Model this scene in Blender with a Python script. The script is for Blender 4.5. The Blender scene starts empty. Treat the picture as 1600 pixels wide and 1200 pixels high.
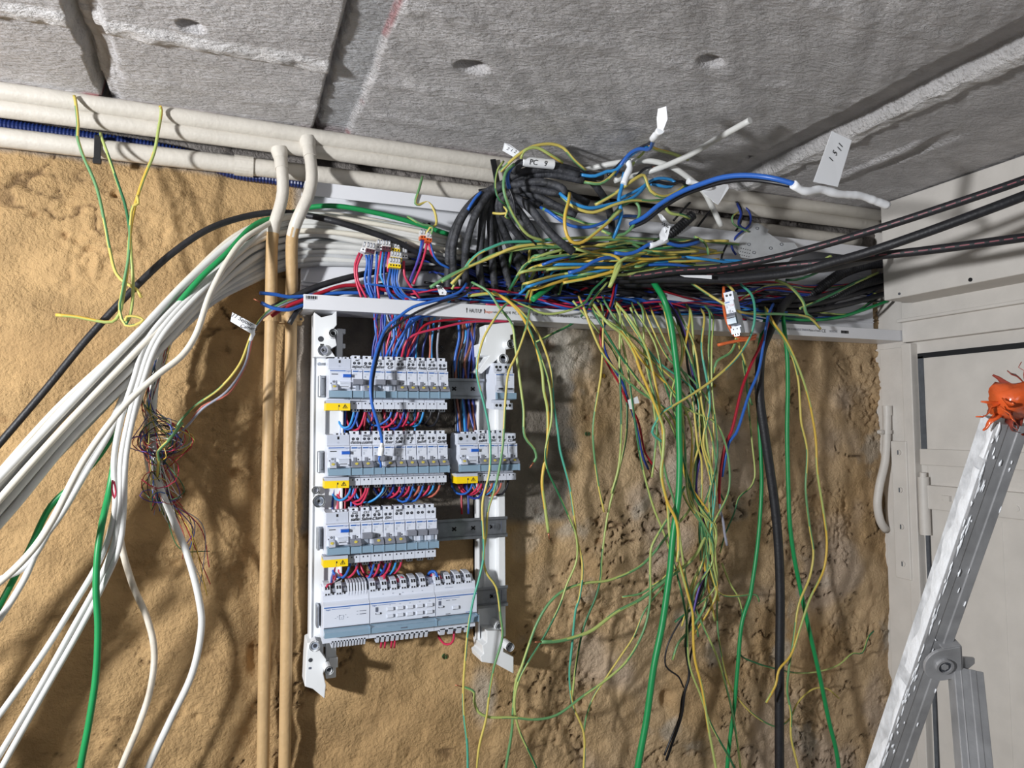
import bpy, bmesh, math, random
import numpy as np
from mathutils import Vector, Matrix

SC = bpy.context.scene
COL = SC.collection
random.seed(7)
rng = np.random.default_rng(7)

# ------------------------------------------------------------------ camera
FPX = 1100.0
CAM = Vector((0.0, -1.19, 1.60))
_y = Vector((365 - 800, -(668 - 600), -FPX)).normalized()      # world +Y (into the wall) seen from the camera
_x = Vector((3550 - 800, -(650 - 600), -FPX))
_x = (_x - _y * _x.dot(_y)).normalized()                        # world +X along the wall
_z = _x.cross(_y)
ROT = Matrix((_x, _y, _z))
cam_data = bpy.data.cameras.new('camera')
cam = bpy.data.objects.new('camera', cam_data)
COL.objects.link(cam)
cam.matrix_world = Matrix.Translation(CAM) @ ROT.to_4x4()
cam_data.sensor_fit = 'HORIZONTAL'
cam_data.sensor_width = 36.0
cam_data.lens = FPX / 1600 * 36.0
cam_data.clip_start = 0.02
cam_data.clip_end = 30
SC.camera = cam

# ------------------------------------------------------------------ view, world, lamps
SC.view_settings.view_transform = 'Standard'
SC.view_settings.look = 'None'
SC.view_settings.gamma = 1.0
SC.view_settings.use_curve_mapping = False
SC.view_settings.exposure = 0.0
world = bpy.data.worlds.new('world')
SC.world = world
world.use_nodes = True
world.node_tree.nodes['Background'].inputs[0].default_value = (0.86, 0.93, 1.0, 1)
world.node_tree.nodes['Background'].inputs[1].default_value = 0.05
SC.cycles.max_bounces = 5
SC.cycles.diffuse_bounces = 3
SC.cycles.glossy_bounces = 2
SC.cycles.use_denoising = True

def lamp(name, loc, target, power, size, color):
    d = bpy.data.lights.new(name, 'AREA')
    d.energy = power; d.shape = 'DISK'; d.size = size; d.color = color
    o = bpy.data.objects.new(name, d)
    COL.objects.link(o)
    o.location = loc
    o.rotation_euler = (Vector(target) - Vector(loc)).to_track_quat('-Z', 'Y').to_euler()
    return o
lamp('work_lamp', (-1.20, -1.12, 1.67), (0.75, 0.0, 1.72), 41.0, 0.12, (0.97, 0.985, 1.0))
lamp('camera_fill', (0.15, -1.45, 1.62), (0.75, 0.0, 1.6), 1.1, 0.35, (0.93, 0.96, 1.0))  # weak soft fill added near the camera to lift the shadows

# ------------------------------------------------------------------ pixel rays -> points in the room
XR = 1.388                                   # right-hand wall plane
def ray(u, v):
    return ROT @ Vector((u - 800.0, 600.0 - v, -FPX))
def P(u, v, d=0.0):                         # point at distance d in front of the back wall
    r = ray(u, v); return CAM + r * ((-d - CAM.y) / r.y)
def PR(u, v, d=0.0):                        # point at distance d in front of the right wall
    r = ray(u, v); return CAM + r * ((XR - d - CAM.x) / r.x)
ZC = P(300, 187, 0.055).z + 0.013           # ceiling height
def PC(u, v, d=0.0):                        # point at distance d under the ceiling
    r = ray(u, v); return CAM + r * ((ZC - d - CAM.z) / r.z)
def pxr(u, v, d, px):                       # radius in metres of something px pixels wide there
    p = P(u, v, d) - CAM
    return 0.5 * px * (-(ROT.transposed() @ p).z) / FPX

# ------------------------------------------------------------------ materials
MATS = {}
def mat(name, col, rough=0.5, metal=0.0, spec=0.5, noise=0.0, nscale=40.0, bump=0.0, bscale=300.0, trans=0.0):
    m = bpy.data.materials.new(name); m.use_nodes = True
    nt = m.node_tree; b = nt.nodes['Principled BSDF']
    b.inputs['Base Color'].default_value = (*col, 1)
    b.inputs['Roughness'].default_value = rough
    b.inputs['Metallic'].default_value = metal
    b.inputs['Specular IOR Level'].default_value = spec
    if trans: b.inputs['Transmission Weight'].default_value = trans
    if noise > 0 or bump > 0:
        tc = nt.nodes.new('ShaderNodeTexCoord')
    if noise > 0:
        n = nt.nodes.new('ShaderNodeTexNoise'); n.inputs['Scale'].default_value = nscale; n.inputs['Detail'].default_value = 5
        nt.links.new(tc.outputs['Object'], n.inputs['Vector'])
        r = nt.nodes.new('ShaderNodeValToRGB')
        r.color_ramp.elements[0].position = 0.3; r.color_ramp.elements[1].position = 0.7
        r.color_ramp.elements[0].color = (*[c * (1 - noise) for c in col], 1)
        r.color_ramp.elements[1].color = (*[min(1, c * (1 + noise)) for c in col], 1)
        nt.links.new(n.outputs['Fac'], r.inputs['Fac']); nt.links.new(r.outputs['Color'], b.inputs['Base Color'])
    if bump > 0:
        n2 = nt.nodes.new('ShaderNodeTexNoise'); n2.inputs['Scale'].default_value = bscale; n2.inputs['Detail'].default_value = 4
        nt.links.new(tc.outputs['Object'], n2.inputs['Vector'])
        bp = nt.nodes.new('ShaderNodeBump'); bp.inputs['Strength'].default_value = bump; bp.inputs['Distance'].default_value = 0.004
        nt.links.new(n2.outputs['Fac'], bp.inputs['Height']); nt.links.new(bp.outputs['Normal'], b.inputs['Normal'])
    MATS[name] = m
    return m
def srgb(r, g, b):
    f = lambda c: ((c / 255 + 0.055) / 1.055) ** 2.4 if c > 10 else c / 255 / 12.92
    return (f(r), f(g), f(b))

mat('white_plastic', srgb(226, 229, 236), 0.35, noise=0.03, nscale=30)
mat('breaker_white', srgb(214, 219, 231), 0.38)
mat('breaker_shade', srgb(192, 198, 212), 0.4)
mat('strip_blue', srgb(134, 160, 180), 0.12, spec=0.8)
mat('toggle_grey', srgb(132, 135, 146), 0.35)
mat('dark_grey', srgb(60, 62, 68), 0.5)
mat('hole_black', srgb(18, 18, 20), 0.6)
mat('mark_blue', srgb(44, 98, 172), 0.5)
mat('button_blue', srgb(32, 92, 190), 0.3)
mat('print_grey', srgb(150, 158, 172), 0.6)
mat('label_yellow', srgb(250, 214, 20), 0.4)
mat('dot_yellow', srgb(214, 196, 84), 0.5)
mat('ink', srgb(22, 22, 26), 0.7)
mat('ink_grey', srgb(95, 100, 115), 0.7)
mat('paper', srgb(246, 248, 252), 0.7)
mat('frame_white', srgb(232, 234, 236), 0.35)
mat('trunk_white', srgb(222, 223, 228), 0.32, noise=0.02, nscale=25)
mat('galvanised', srgb(168, 172, 178), 0.32, metal=0.85, noise=0.15, nscale=90)
mat('steel_plate', srgb(196, 198, 200), 0.4, metal=0.35, noise=0.08, nscale=60)
mat('copper', srgb(176, 112, 84), 0.35, metal=0.7)
mat('cable_grey', srgb(184, 186, 188), 0.42, noise=0.06, nscale=45)
mat('cable_white', srgb(214, 214, 211), 0.4, noise=0.05, nscale=45)
mat('cable_cream', srgb(226, 220, 206), 0.45, noise=0.05, nscale=45)
mat('cable_dirty', srgb(214, 205, 190), 0.5, noise=0.16, nscale=60)
mat('cable_green', srgb(28, 140, 78), 0.4, noise=0.06, nscale=60)
mat('cable_black', srgb(34, 34, 38), 0.5, noise=0.25, nscale=70, bump=0.15, bscale=250)
mat('sheath_black', srgb(50, 51, 56), 0.62, noise=0.7, nscale=70, bump=0.5, bscale=160)
mat('conduit_blue', srgb(22, 40, 92), 0.4)
mat('conduit_black', srgb(38, 38, 42), 0.45)
mat('w_yellow', srgb(206, 188, 98), 0.4)
mat('w_yellow2', srgb(214, 178, 72), 0.4)
mat('w_green', srgb(100, 148, 98), 0.4)
mat('w_dgreen', srgb(46, 108, 70), 0.4)
mat('w_lime', srgb(172, 186, 108), 0.4)
mat('w_teal', srgb(78, 164, 140), 0.4)
mat('w_blue', srgb(44, 98, 184), 0.35)
mat('w_sky', srgb(52, 140, 205), 0.35)
mat('w_navy', srgb(36, 58, 140), 0.35)
mat('w_red', srgb(196, 52, 84), 0.35)
mat('w_crimson', srgb(160, 24, 44), 0.35)
mat('w_violet', srgb(84, 64, 150), 0.4)
mat('w_brown', srgb(128, 74, 56), 0.4)
mat('w_orange', srgb(226, 112, 62), 0.35)
mat('w_black', srgb(30, 30, 36), 0.4)
mat('w_grey', srgb(150, 152, 166), 0.4)
mat('w_white', srgb(220, 220, 220), 0.4)
mat('w_salmon', srgb(180, 96, 80), 0.4)
mat('pipe_white', srgb(206, 200, 190), 0.42, noise=0.05, nscale=35, bump=0.22, bscale=120)
mat('pipe_tan', srgb(190, 158, 114), 0.55, noise=0.07, nscale=30, bump=0.25, bscale=140)
mat('wood_white', srgb(214, 209, 203), 0.5, noise=0.06, nscale=18, bump=0.2, bscale=60)
mat('gap_dark', srgb(26, 28, 32), 0.8)
mat('gap_grey', srgb(88, 92, 98), 0.8, noise=0.2, nscale=60)
mat('aluminium', srgb(158, 158, 160), 0.36, metal=0.35, noise=0.16, nscale=40, bump=0.15, bscale=90)
mat('painted_metal', srgb(200, 202, 206), 0.42, noise=0.28, nscale=55, bump=0.5, bscale=70)
mat('paint_white', srgb(226, 228, 232), 0.5, noise=0.08, nscale=50, bump=0.4, bscale=120)
mat('dash_red', srgb(140, 76, 86), 0.5)
mat('tape_orange', srgb(204, 88, 42), 0.22, noise=0.15, nscale=40, bump=0.4, bscale=60)
mat('tape_red', srgb(136, 60, 48), 0.3, noise=0.2, nscale=40, bump=0.4, bscale=60)
mat('strap_black', srgb(24, 24, 27), 0.5)
mat('wago_clear', srgb(206, 204, 202), 0.15)
mat('wago_dark', srgb(92, 52, 62), 0.3)
mat('wago_orange', srgb(214, 96, 40), 0.3)
mat('cement', srgb(150, 146, 140), 0.9, noise=0.12, nscale=60, bump=0.6, bscale=200)

# ------------------------------------------------------------------ object helpers
def tag(o, label=None, cat=None, group=None, kind=None):
    if label: o['label'] = label
    if cat: o['category'] = cat
    if group: o['group'] = group
    if kind: o['kind'] = kind
    return o
def link(name, me, parent=None):
    o = bpy.data.objects.new(name, me); COL.objects.link(o)
    if parent is not None: o.parent = parent
    return o
def empty(name, loc=(0, 0, 0), label=None, cat=None, group=None):
    o = bpy.data.objects.new(name, None); COL.objects.link(o)
    o.location = loc; o.empty_display_size = 0.01
    return tag(o, label, cat, group)

class MB:
    """collects boxes, prisms, cylinders and tubes into one mesh with several material slots"""
    def __init__(s):
        s.v = []; s.f = []; s.m = []; s.s = []; s.mats = []
    def slot(s, name):
        if name not in s.mats: s.mats.append(name)
        return s.mats.index(name)
    def add(s, verts, faces, m, smooth=False):
        b = len(s.v); k = s.slot(m)
        s.v.extend([tuple(p) for p in verts])
        for f in faces:
            s.f.append([i + b for i in f]); s.m.append(k); s.s.append(smooth)
    def box(s, x0, x1, y0, y1, z0, z1, m):
        vs = [(x, y, z) for z in (z0, z1) for y in (y0, y1) for x in (x0, x1)]
        s.add(vs, [(0, 2, 3, 1), (4, 5, 7, 6), (0, 1, 5, 4), (2, 6, 7, 3), (0, 4, 6, 2), (1, 3, 7, 5)], m)
    def obox(s, c, ax, ay, az, m):            # oriented box: centre and three half-axis vectors
        c, ax, ay, az = Vector(c), Vector(ax), Vector(ay), Vector(az)
        vs = [c + ax * i + ay * j + az * k for k in (-1, 1) for j in (-1, 1) for i in (-1, 1)]
        s.add(vs, [(0, 2, 3, 1), (4, 5, 7, 6), (0, 1, 5, 4), (2, 6, 7, 3), (0, 4, 6, 2), (1, 3, 7, 5)], m)
    def prism(s, prof, x0, x1, m, axis='x'):  # closed profile [(a,b)...] extruded along an axis
        n = len(prof)
        mk = {'x': lambda a, b, t: (t, a, b), 'y': lambda a, b, t: (a, t, b), 'z': lambda a, b, t: (a, b, t)}[axis]
        vs = [mk(a, b, x0) for a, b in prof] + [mk(a, b, x1) for a, b in prof]
        fs = [(i, (i + 1) % n, (i + 1) % n + n, i + n) for i in range(n)]
        fs += [tuple(range(n))[::-1], tuple(range(n, 2 * n))]
        s.add(vs, fs, m)
    def cyl(s, a, b, r0, m, r1=None, n=12, smooth=True, cap=True):
        a, b = Vector(a), Vector(b); r1 = r0 if r1 is None else r1
        d = (b - a).normalized(); t = d.orthogonal().normalized(); w = d.cross(t)
        vs = []
        for c, r in ((a, r0), (b, r1)):
            for i in range(n):
                q = 2 * math.pi * i / n
                vs.append(c + (t * math.cos(q) + w * math.sin(q)) * r)
        s.add(vs, [(i, (i + 1) % n, (i + 1) % n + n, i + n) for i in range(n)], m, smooth)
        if cap: s.add(vs, [tuple(range(n))[::-1], tuple(range(n, 2 * n))], m)
    def ring(s, a, b, ro, ri, m, n=14):       # a hollow boss
        a, b = Vector(a), Vector(b)
        d = (b - a).normalized(); t = d.orthogonal().normalized(); w = d.cross(t)
        vs = []
        for c in (a, b):
            for r in (ro, ri):
                for i in range(n):
                    q = 2 * math.pi * i / n
                    vs.append(c + (t * math.cos(q) + w * math.sin(q)) * r)
        fs = []
        for i in range(n):
            j = (i + 1) % n
            fs += [(i, j, 2 * n + j, 2 * n + i), (n + i, 3 * n + i, 3 * n + j, n + j), (2 * n + i, 2 * n + j, 3 * n + j, 3 * n + i)]
        s.add(vs, fs, m)
    def mesh(s, name):
        me = bpy.data.meshes.new(name)
        me.from_pydata(s.v, [], s.f)
        for mn in s.mats: me.materials.append(MATS[mn])
        me.polygons.foreach_set('material_index', s.m)
        me.polygons.foreach_set('use_smooth', s.s)
        bm = bmesh.new(); bm.from_mesh(me)
        bmesh.ops.recalc_face_normals(bm, faces=bm.faces)
        bm.to_mesh(me); bm.free()
        me.update()
        return me
    def build(s, name, parent=None, bevel=0.0):
        o = link(name, s.mesh(name), parent)
        if bevel > 0:
            b = o.modifiers.new('bevel', 'BEVEL'); b.width = bevel; b.segments = 2; b.limit_method = 'ANGLE'; b.angle_limit = 0.7
        return o

def smooth_path(pts, step=0.008):
    """Catmull-Rom through the points, about one sample per step metres"""
    pts = [np.array(p, float) for p in pts]
    if len(pts) == 2:
        n = max(2, int(np.linalg.norm(pts[1] - pts[0]) / step / 3)); return [pts[0] + (pts[1] - pts[0]) * t for t in np.linspace(0, 1, n + 1)]
    q = [2 * pts[0] - pts[1]] + pts + [2 * pts[-1] - pts[-2]]
    out = []
    for i in range(1, len(q) - 2):
        p0, p1, p2, p3 = q[i - 1:i + 3]
        d1 = max(1e-4, np.linalg.norm(p1 - p0)) ** 0.5; d2 = max(1e-4, np.linalg.norm(p2 - p1)) ** 0.5; d3 = max(1e-4, np.linalg.norm(p3 - p2)) ** 0.5
        m1 = (p2 - p1) + d2 * ((p1 - p0) / d1 - (p2 - p0) / (d1 + d2))
        m2 = (p2 - p1) + d2 * ((p3 - p2) / d3 - (p3 - p1) / (d2 + d3))
        n = max(2, min(40, int(np.linalg.norm(p2 - p1) / step)))
        for k in range(n):
            t = k / n
            out.append((2 * t**3 - 3 * t**2 + 1) * p1 + (t**3 - 2 * t**2 + t) * m1 + (-2 * t**3 + 3 * t**2) * p2 + (t**3 - t**2) * m2)
    out.append(pts[-1])
    return out

def tube_mesh(name, path, r, mats, n=8, twist=0.0, phase=0.0, share=0.5, corr=0.0):
    """sweep; two materials lie on two sides of the insulation and wind round it; corr > 0 makes corrugations"""
    path = [np.array(p) for p in path]
    N = len(path)
    tan = [path[min(i + 1, N - 1)] - path[max(i - 1, 0)] for i in range(N)]
    tan = [t / (np.linalg.norm(t) + 1e-9) for t in tan]
    a = np.cross(tan[0], [0.3, 0.2, 0.9]); a /= np.linalg.norm(a)
    vs = []; fs = []; mi = []
    ln = 0.0
    qs = 2 * np.pi * np.arange(n) / n
    for i in range(N):
        a = a - tan[i] * np.dot(a, tan[i]); a /= np.linalg.norm(a) + 1e-9
        b = np.cross(tan[i], a)
        rr = r[min(i, len(r) - 1)] if isinstance(r, (list, tuple)) else r
        if corr > 0: rr = rr * (1.0 if i % 2 else 1.0 - corr)
        for q in qs: vs.append(path[i] + (a * math.cos(q) + b * math.sin(q)) * rr)
        if i:
            ln += float(np.linalg.norm(path[i] - path[i - 1]))
            for k in range(n):
                j = (k + 1) % n
                fs.append(((i - 1) * n + k, (i - 1) * n + j, i * n + j, i * n + k))
                mi.append(1 if len(mats) > 1 and ((k + 0.5) / n + phase + twist * ln) % 1.0 < share else 0)
    ns = len(fs)
    fs += [tuple(range(n))[::-1], tuple(range((N - 1) * n, N * n))]; mi += [0, 0]
    me = bpy.data.meshes.new(name)
    me.from_pydata([tuple(v) for v in vs], [], fs)
    for m in mats: me.materials.append(MATS[m])
    me.polygons.foreach_set('material_index', mi)
    me.polygons.foreach_set('use_smooth', [corr == 0.0] * ns + [False, False])
    me.update()
    return me

KIND = {
    'yg': (('w_yellow', 'w_green'), 0.00170), 'gy': (('w_lime', 'w_dgreen'), 0.00170), 'yy': (('w_yellow2', 'w_lime'), 0.0019),
    'tg': (('w_teal', 'w_yellow'), 0.0017), 'gg': (('w_green', 'w_lime'), 0.0019),
    'blue': (('w_blue',), 0.0017), 'sky': (('w_sky',), 0.0017), 'navy': (('w_navy',), 0.0017), 'red': (('w_red',), 0.0017),
    'crim': (('w_crimson',), 0.0018), 'vio': (('w_violet',), 0.0017), 'brown': (('w_brown',), 0.0017), 'orange': (('w_orange',), 0.0019),
    'black': (('w_black',), 0.0017), 'grey': (('w_grey',), 0.0017), 'white': (('w_white',), 0.0017), 'salmon': (('w_salmon',), 0.0017),
    'cw': (('cable_white',), 0.0045), 'cc': (('cable_cream',), 0.0045), 'cy': (('cable_grey',), 0.0045), 'cd': (('cable_dirty',), 0.0045),
    'cg': (('cable_green',), 0.0045), 'cb': (('cable_black',), 0.0050), 'sb': (('sheath_black',), 0.0058),
}
def PV(u, v, d, m=0.010):                   # like P, but never above the ceiling
    p = P(u, v, d)
    return p if p.z < ZC - m else PC(u, v, m)
def to3d(pts, d0=0.05):
    out = []; d = d0
    for p in pts:
        if len(p) > 2: d = p[2]
        out.append(PV(p[0], p[1], d))
    return out
def wire(name, kind, label, pts, cat='wire', group=None, r=None, tip=0, n=8, raw=None, step=0.008, px=None):
    """one insulated wire or sheathed cable along pixel points (u, v, distance from the back wall)"""
    mats, r0 = KIND[kind]
    w3 = list(raw) if raw is not None else to3d(pts)
    if pts and len(pts) > 2:                    # cables that leave the frame carry on toward the floor or the next room
        a, b = w3[-2], w3[-1]; dr = (b - a).normalized()
        if pts[-1][1] > 1195: w3 += [b + dr * .06 + Vector((0, 0, -.05)), b + dr * .08 + Vector((0, 0, -.22)), Vector((b.x + dr.x * .10, b.y - .02, .30))]
        elif pts[-1][0] < 0: w3 += [b + dr * .12, b + dr * .24 + Vector((0, 0, -.04)), b + dr * .34 + Vector((0, 0, -.12))]
        if pts[0][0] < 0: dr = (w3[0] - w3[1]).normalized(); w3 = [w3[0] + dr * .34 + Vector((0, 0, -.08)), w3[0] + dr * .14] + w3
    rr = r or r0
    path = smooth_path(w3, step)
    o = link(name, tube_mesh(name, path, rr, mats, n, twist=rng.uniform(2.2, 4.5) * rng.choice([-1, 1]), phase=rng.uniform(), share=0.45))
    tag(o, label, cat, group)
    for e in ((0,) if tip == 1 else (1,) if tip == 2 else (0, 1) if tip == 3 else ()):
        a, b = (path[1], path[0]) if e == 0 else (path[-2], path[-1])
        d = (np.array(b) - np.array(a)); d /= np.linalg.norm(d) + 1e-9
        link('copper_tip', tube_mesh('copper_tip', [b, b + d * 0.006, b + d * 0.012], rr * 0.45, ('copper',), 6), o)
    return o
# ------------------------------------------------------------------ room shell
def _hash(ix, iy, seed):
    h = (ix.astype(np.int64) * 374761393 + iy.astype(np.int64) * 668265263 + seed * 2147483647) & 0xFFFFFFFF
    h = ((h ^ (h >> 13)) * 1274126177) & 0xFFFFFFFF
    return (h ^ (h >> 16)) & 0xFFFFFFFF
def perlin(x, y, seed=0):
    ix, iy = np.floor(x), np.floor(y); fx, fy = x - ix, y - iy
    u, v = fx * fx * fx * (fx * (fx * 6 - 15) + 10), fy * fy * fy * (fy * (fy * 6 - 15) + 10)
    def g(dx, dy):
        a = _hash(ix + dx, iy + dy, seed) / 4294967296.0 * 2 * np.pi
        return np.cos(a) * (fx - dx) + np.sin(a) * (fy - dy)
    a = g(0, 0) + u * (g(1, 0) - g(0, 0)); b = g(0, 1) + u * (g(1, 1) - g(0, 1))
    return (a + v * (b - a)) * 1.5
def fbm(x, y, f, o=4, seed=0):
    s = 0; a = 1.0; t = 0
    for k in range(o):
        s = s + a * perlin(x * f, y * f, seed + k); t += a; a *= 0.5; f *= 2.03
    return s / t
def sstep(a, b, x):
    t = np.clip((x - a) / (b - a), 0, 1); return t * t * (3 - 2 * t)
def blob(X, Z, p, rx, rz, soft=0.5, seed=3, wob=0.35):
    d = np.sqrt(((X - p[0]) / rx) ** 2 + ((Z - p[1]) / rz) ** 2) + wob * fbm(X, Z, 14, 3, seed)
    return 1 - sstep(1 - soft, 1 + soft, d)

def grid_obj(name, X, Y, Z, col, m):
    h, w = X.shape
    co = np.stack([X, Y, Z], -1).reshape(-1, 3)
    i = np.arange(h * w).reshape(h, w)
    f = np.stack([i[:-1, :-1], i[:-1, 1:], i[1:, 1:], i[1:, :-1]], -1).reshape(-1, 4)
    me = bpy.data.meshes.new(name)
    me.vertices.add(len(co)); me.vertices.foreach_set('co', co.ravel())
    me.loops.add(f.size); me.loops.foreach_set('vertex_index', f.ravel().astype(np.int32))
    me.polygons.add(len(f)); me.polygons.foreach_set('loop_start', np.arange(0, f.size, 4, dtype=np.int32))
    me.polygons.foreach_set('use_smooth', np.ones(len(f), bool))
    me.update(calc_edges=True)
    ca = me.color_attributes.new('tint', 'FLOAT_COLOR', 'POINT')
    ca.data.foreach_set('color', np.concatenate([col.reshape(-1, 3), np.ones((len(co), 1))], 1).ravel().astype(np.float32))
    me.materials.append(m)
    return link(name, me)

def rough_mat(name, grain, stretch, strength, dist, speck, speck_scale, rough=0.9, patchy=0.0):
    """plaster / concrete: albedo from the surface's own paint, mortar patches and any painted shade, grain from noise bumps"""
    m = bpy.data.materials.new(name); m.use_nodes = True
    nt = m.node_tree; b = nt.nodes['Principled BSDF']; L = nt.links.new
    b.inputs['Roughness'].default_value = rough; b.inputs['Specular IOR Level'].default_value = 0.25
    at = nt.nodes.new('ShaderNodeVertexColor'); at.layer_name = 'tint'
    tc = nt.nodes.new('ShaderNodeTexCoord'); mp = nt.nodes.new('ShaderNodeMapping')
    mp.inputs['Scale'].default_value = stretch; L(tc.outputs['Object'], mp.inputs['Vector'])
    n1 = nt.nodes.new('ShaderNodeTexNoise'); n1.inputs['Scale'].default_value = grain; n1.inputs['Detail'].default_value = 6; n1.inputs['Roughness'].default_value = 0.62
    L(mp.outputs['Vector'], n1.inputs['Vector'])
    n2 = nt.nodes.new('ShaderNodeTexNoise'); n2.inputs['Scale'].default_value = speck_scale; n2.inputs['Detail'].default_value = 5
    L(tc.outputs['Object'], n2.inputs['Vector'])
    r = nt.nodes.new('ShaderNodeValToRGB')
    r.color_ramp.elements[0].position = 0.34; r.color_ramp.elements[0].color = (1 - speck, 1 - speck, 1 - speck, 1)
    r.color_ramp.elements[1].position = 0.66; r.color_ramp.elements[1].color = (1 + speck * 0.5,) * 3 + (1,)
    L(n2.outputs['Fac'], r.inputs['Fac'])
    mx = nt.nodes.new('ShaderNodeMix'); mx.data_type = 'RGBA'; mx.blend_type = 'MULTIPLY'; mx.inputs['Factor'].default_value = 1
    L(at.outputs['Color'], mx.inputs['A']); L(r.outputs['Color'], mx.inputs['B'])
    L(mx.outputs['Result'], b.inputs['Base Color'])
    bp = nt.nodes.new('ShaderNodeBump'); bp.inputs['Strength'].default_value = strength; bp.inputs['Distance'].default_value = dist
    if patchy > 0:                      # smooth trowelled areas alternate with grainy ones
        n3 = nt.nodes.new('ShaderNodeTexNoise'); n3.inputs['Scale'].default_value = 13; n3.inputs['Detail'].default_value = 4; L(tc.outputs['Object'], n3.inputs['Vector'])
        mr = nt.nodes.new('ShaderNodeMapRange'); mr.inputs['From Min'].default_value = 0.40; mr.inputs['From Max'].default_value = 0.62
        mr.inputs['To Min'].default_value = 1 - patchy; mr.inputs['To Max'].default_value = 1.0
        mu = nt.nodes.new('ShaderNodeMath'); mu.operation = 'MULTIPLY'
        L(n3.outputs['Fac'], mr.inputs['Value']); L(mr.outputs['Result'], mu.inputs[0]); L(n1.outputs['Fac'], mu.inputs[1]); L(mu.outputs['Value'], bp.inputs['Height'])
    else:
        L(n1.outputs['Fac'], bp.inputs['Height'])
    L(bp.outputs['Normal'], b.inputs['Normal'])
    return m
WALL_M = rough_mat('sand_plaster', 165, (1, 1, 1), 1.0, 0.0090, 0.14, 22, patchy=0.55)
CEIL_M = rough_mat('concrete', 170, (0.5, 1.0, 1.0), 1.0, 0.0100, 0.12, 30)

def xz(u, v): p = P(u, v, 0); return (p.x, p.z)
def wall_height(X, Z):
    right = sstep(0.45, 0.75, X + 0.10 * fbm(X, Z, 5, 2, 40))
    low = sstep(1.45, 1.15, Z)
    rough = 0.35 + 0.65 * np.clip(right * 0.8 + low * 0.55, 0, 1)
    h = 0.011 * fbm(X, Z, 3.2, 3, 11) * (0.45 + 0.75 * rough)
    h = h + 0.014 * fbm(X * 0.8, Z * 1.2, 11, 4, 12) * rough
    lump = fbm(X, Z, 26, 4, 15)
    h = h + 0.0045 * np.abs(lump) * rough - 0.0016 * np.abs(fbm(X, Z, 60, 3, 16))
    # cracks and pits
    rid = np.abs(fbm(X * 0.8 + 0.05 * fbm(X, Z, 9, 2, 5), Z * 1.5, 6.5, 3, 21))
    gate = sstep(0.05, 0.35, fbm(X, Z, 6, 2, 27) + 0.25 * (rough - 0.7))
    rid2 = np.abs(fbm(X * 1.1 + 0.04 * fbm(X, Z, 12, 2, 6), Z * 1.9, 9.0, 4, 24))
    crack = np.maximum((1 - sstep(0.0, 0.024, rid)) * gate, (1 - sstep(0.0, 0.020, rid2)) * sstep(0.0, 0.3, fbm(X, Z, 5, 2, 29)) * sstep(0.45, 0.75, rough))
    pit = sstep(0.36, 0.55, fbm(X, Z, 30, 3, 31)) * gate
    crumble = sstep(0.12, 0.4, fbm(X, Z, 4.5, 3, 33) + 0.12 * rough) 
    h = h + crumble * 0.0075 * fbm(X, Z, 75, 3, 35)
    h = h - 0.0075 * crack * (0.5 + rough) - 0.007 * pit
    h = h - 0.010 * crumble * np.abs(fbm(X, Z, 42, 3, 36)) * (0.3 + rough) + 0.004 * sstep(0.5, 0.8, rough) * fbm(X, Z * 1.3, 19, 3, 38)
    for u, v, a, b_, dep in ((178, 300, .006, .006, .01), (375, 740, .014, .008, .010), (400, 1030, .010, .024, .012), (880, 592, .006, .006, .012),
                             (1345, 800, .04, .05, .008), (1050, 1095, .014, .014, .014), (930, 545, .05, .02, .008), (1315, 560, .03, .02, .008), (250, 890, .03, .012, .007)):
        q = xz(u, v); h = h - dep * blob(X, Z, q, a, b_, 0.5, int(u))
    for u, v, a, b_, dep in ((1060, 720, .035, .04, .010), (1310, 630, .014, .016, .007), (905, 520, .03, .03, .012), (1100, 1140, .10, .03, .012), (960, 1010, .05, .05, .008), (1010, 960, .03, .05, .006)):
        q = xz(u, v); h = h + dep * blob(X, Z, q, a, b_, 0.7, int(u) + 1, 0.2)
    return h - 0.010, crack, pit, crumble, rough
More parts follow.
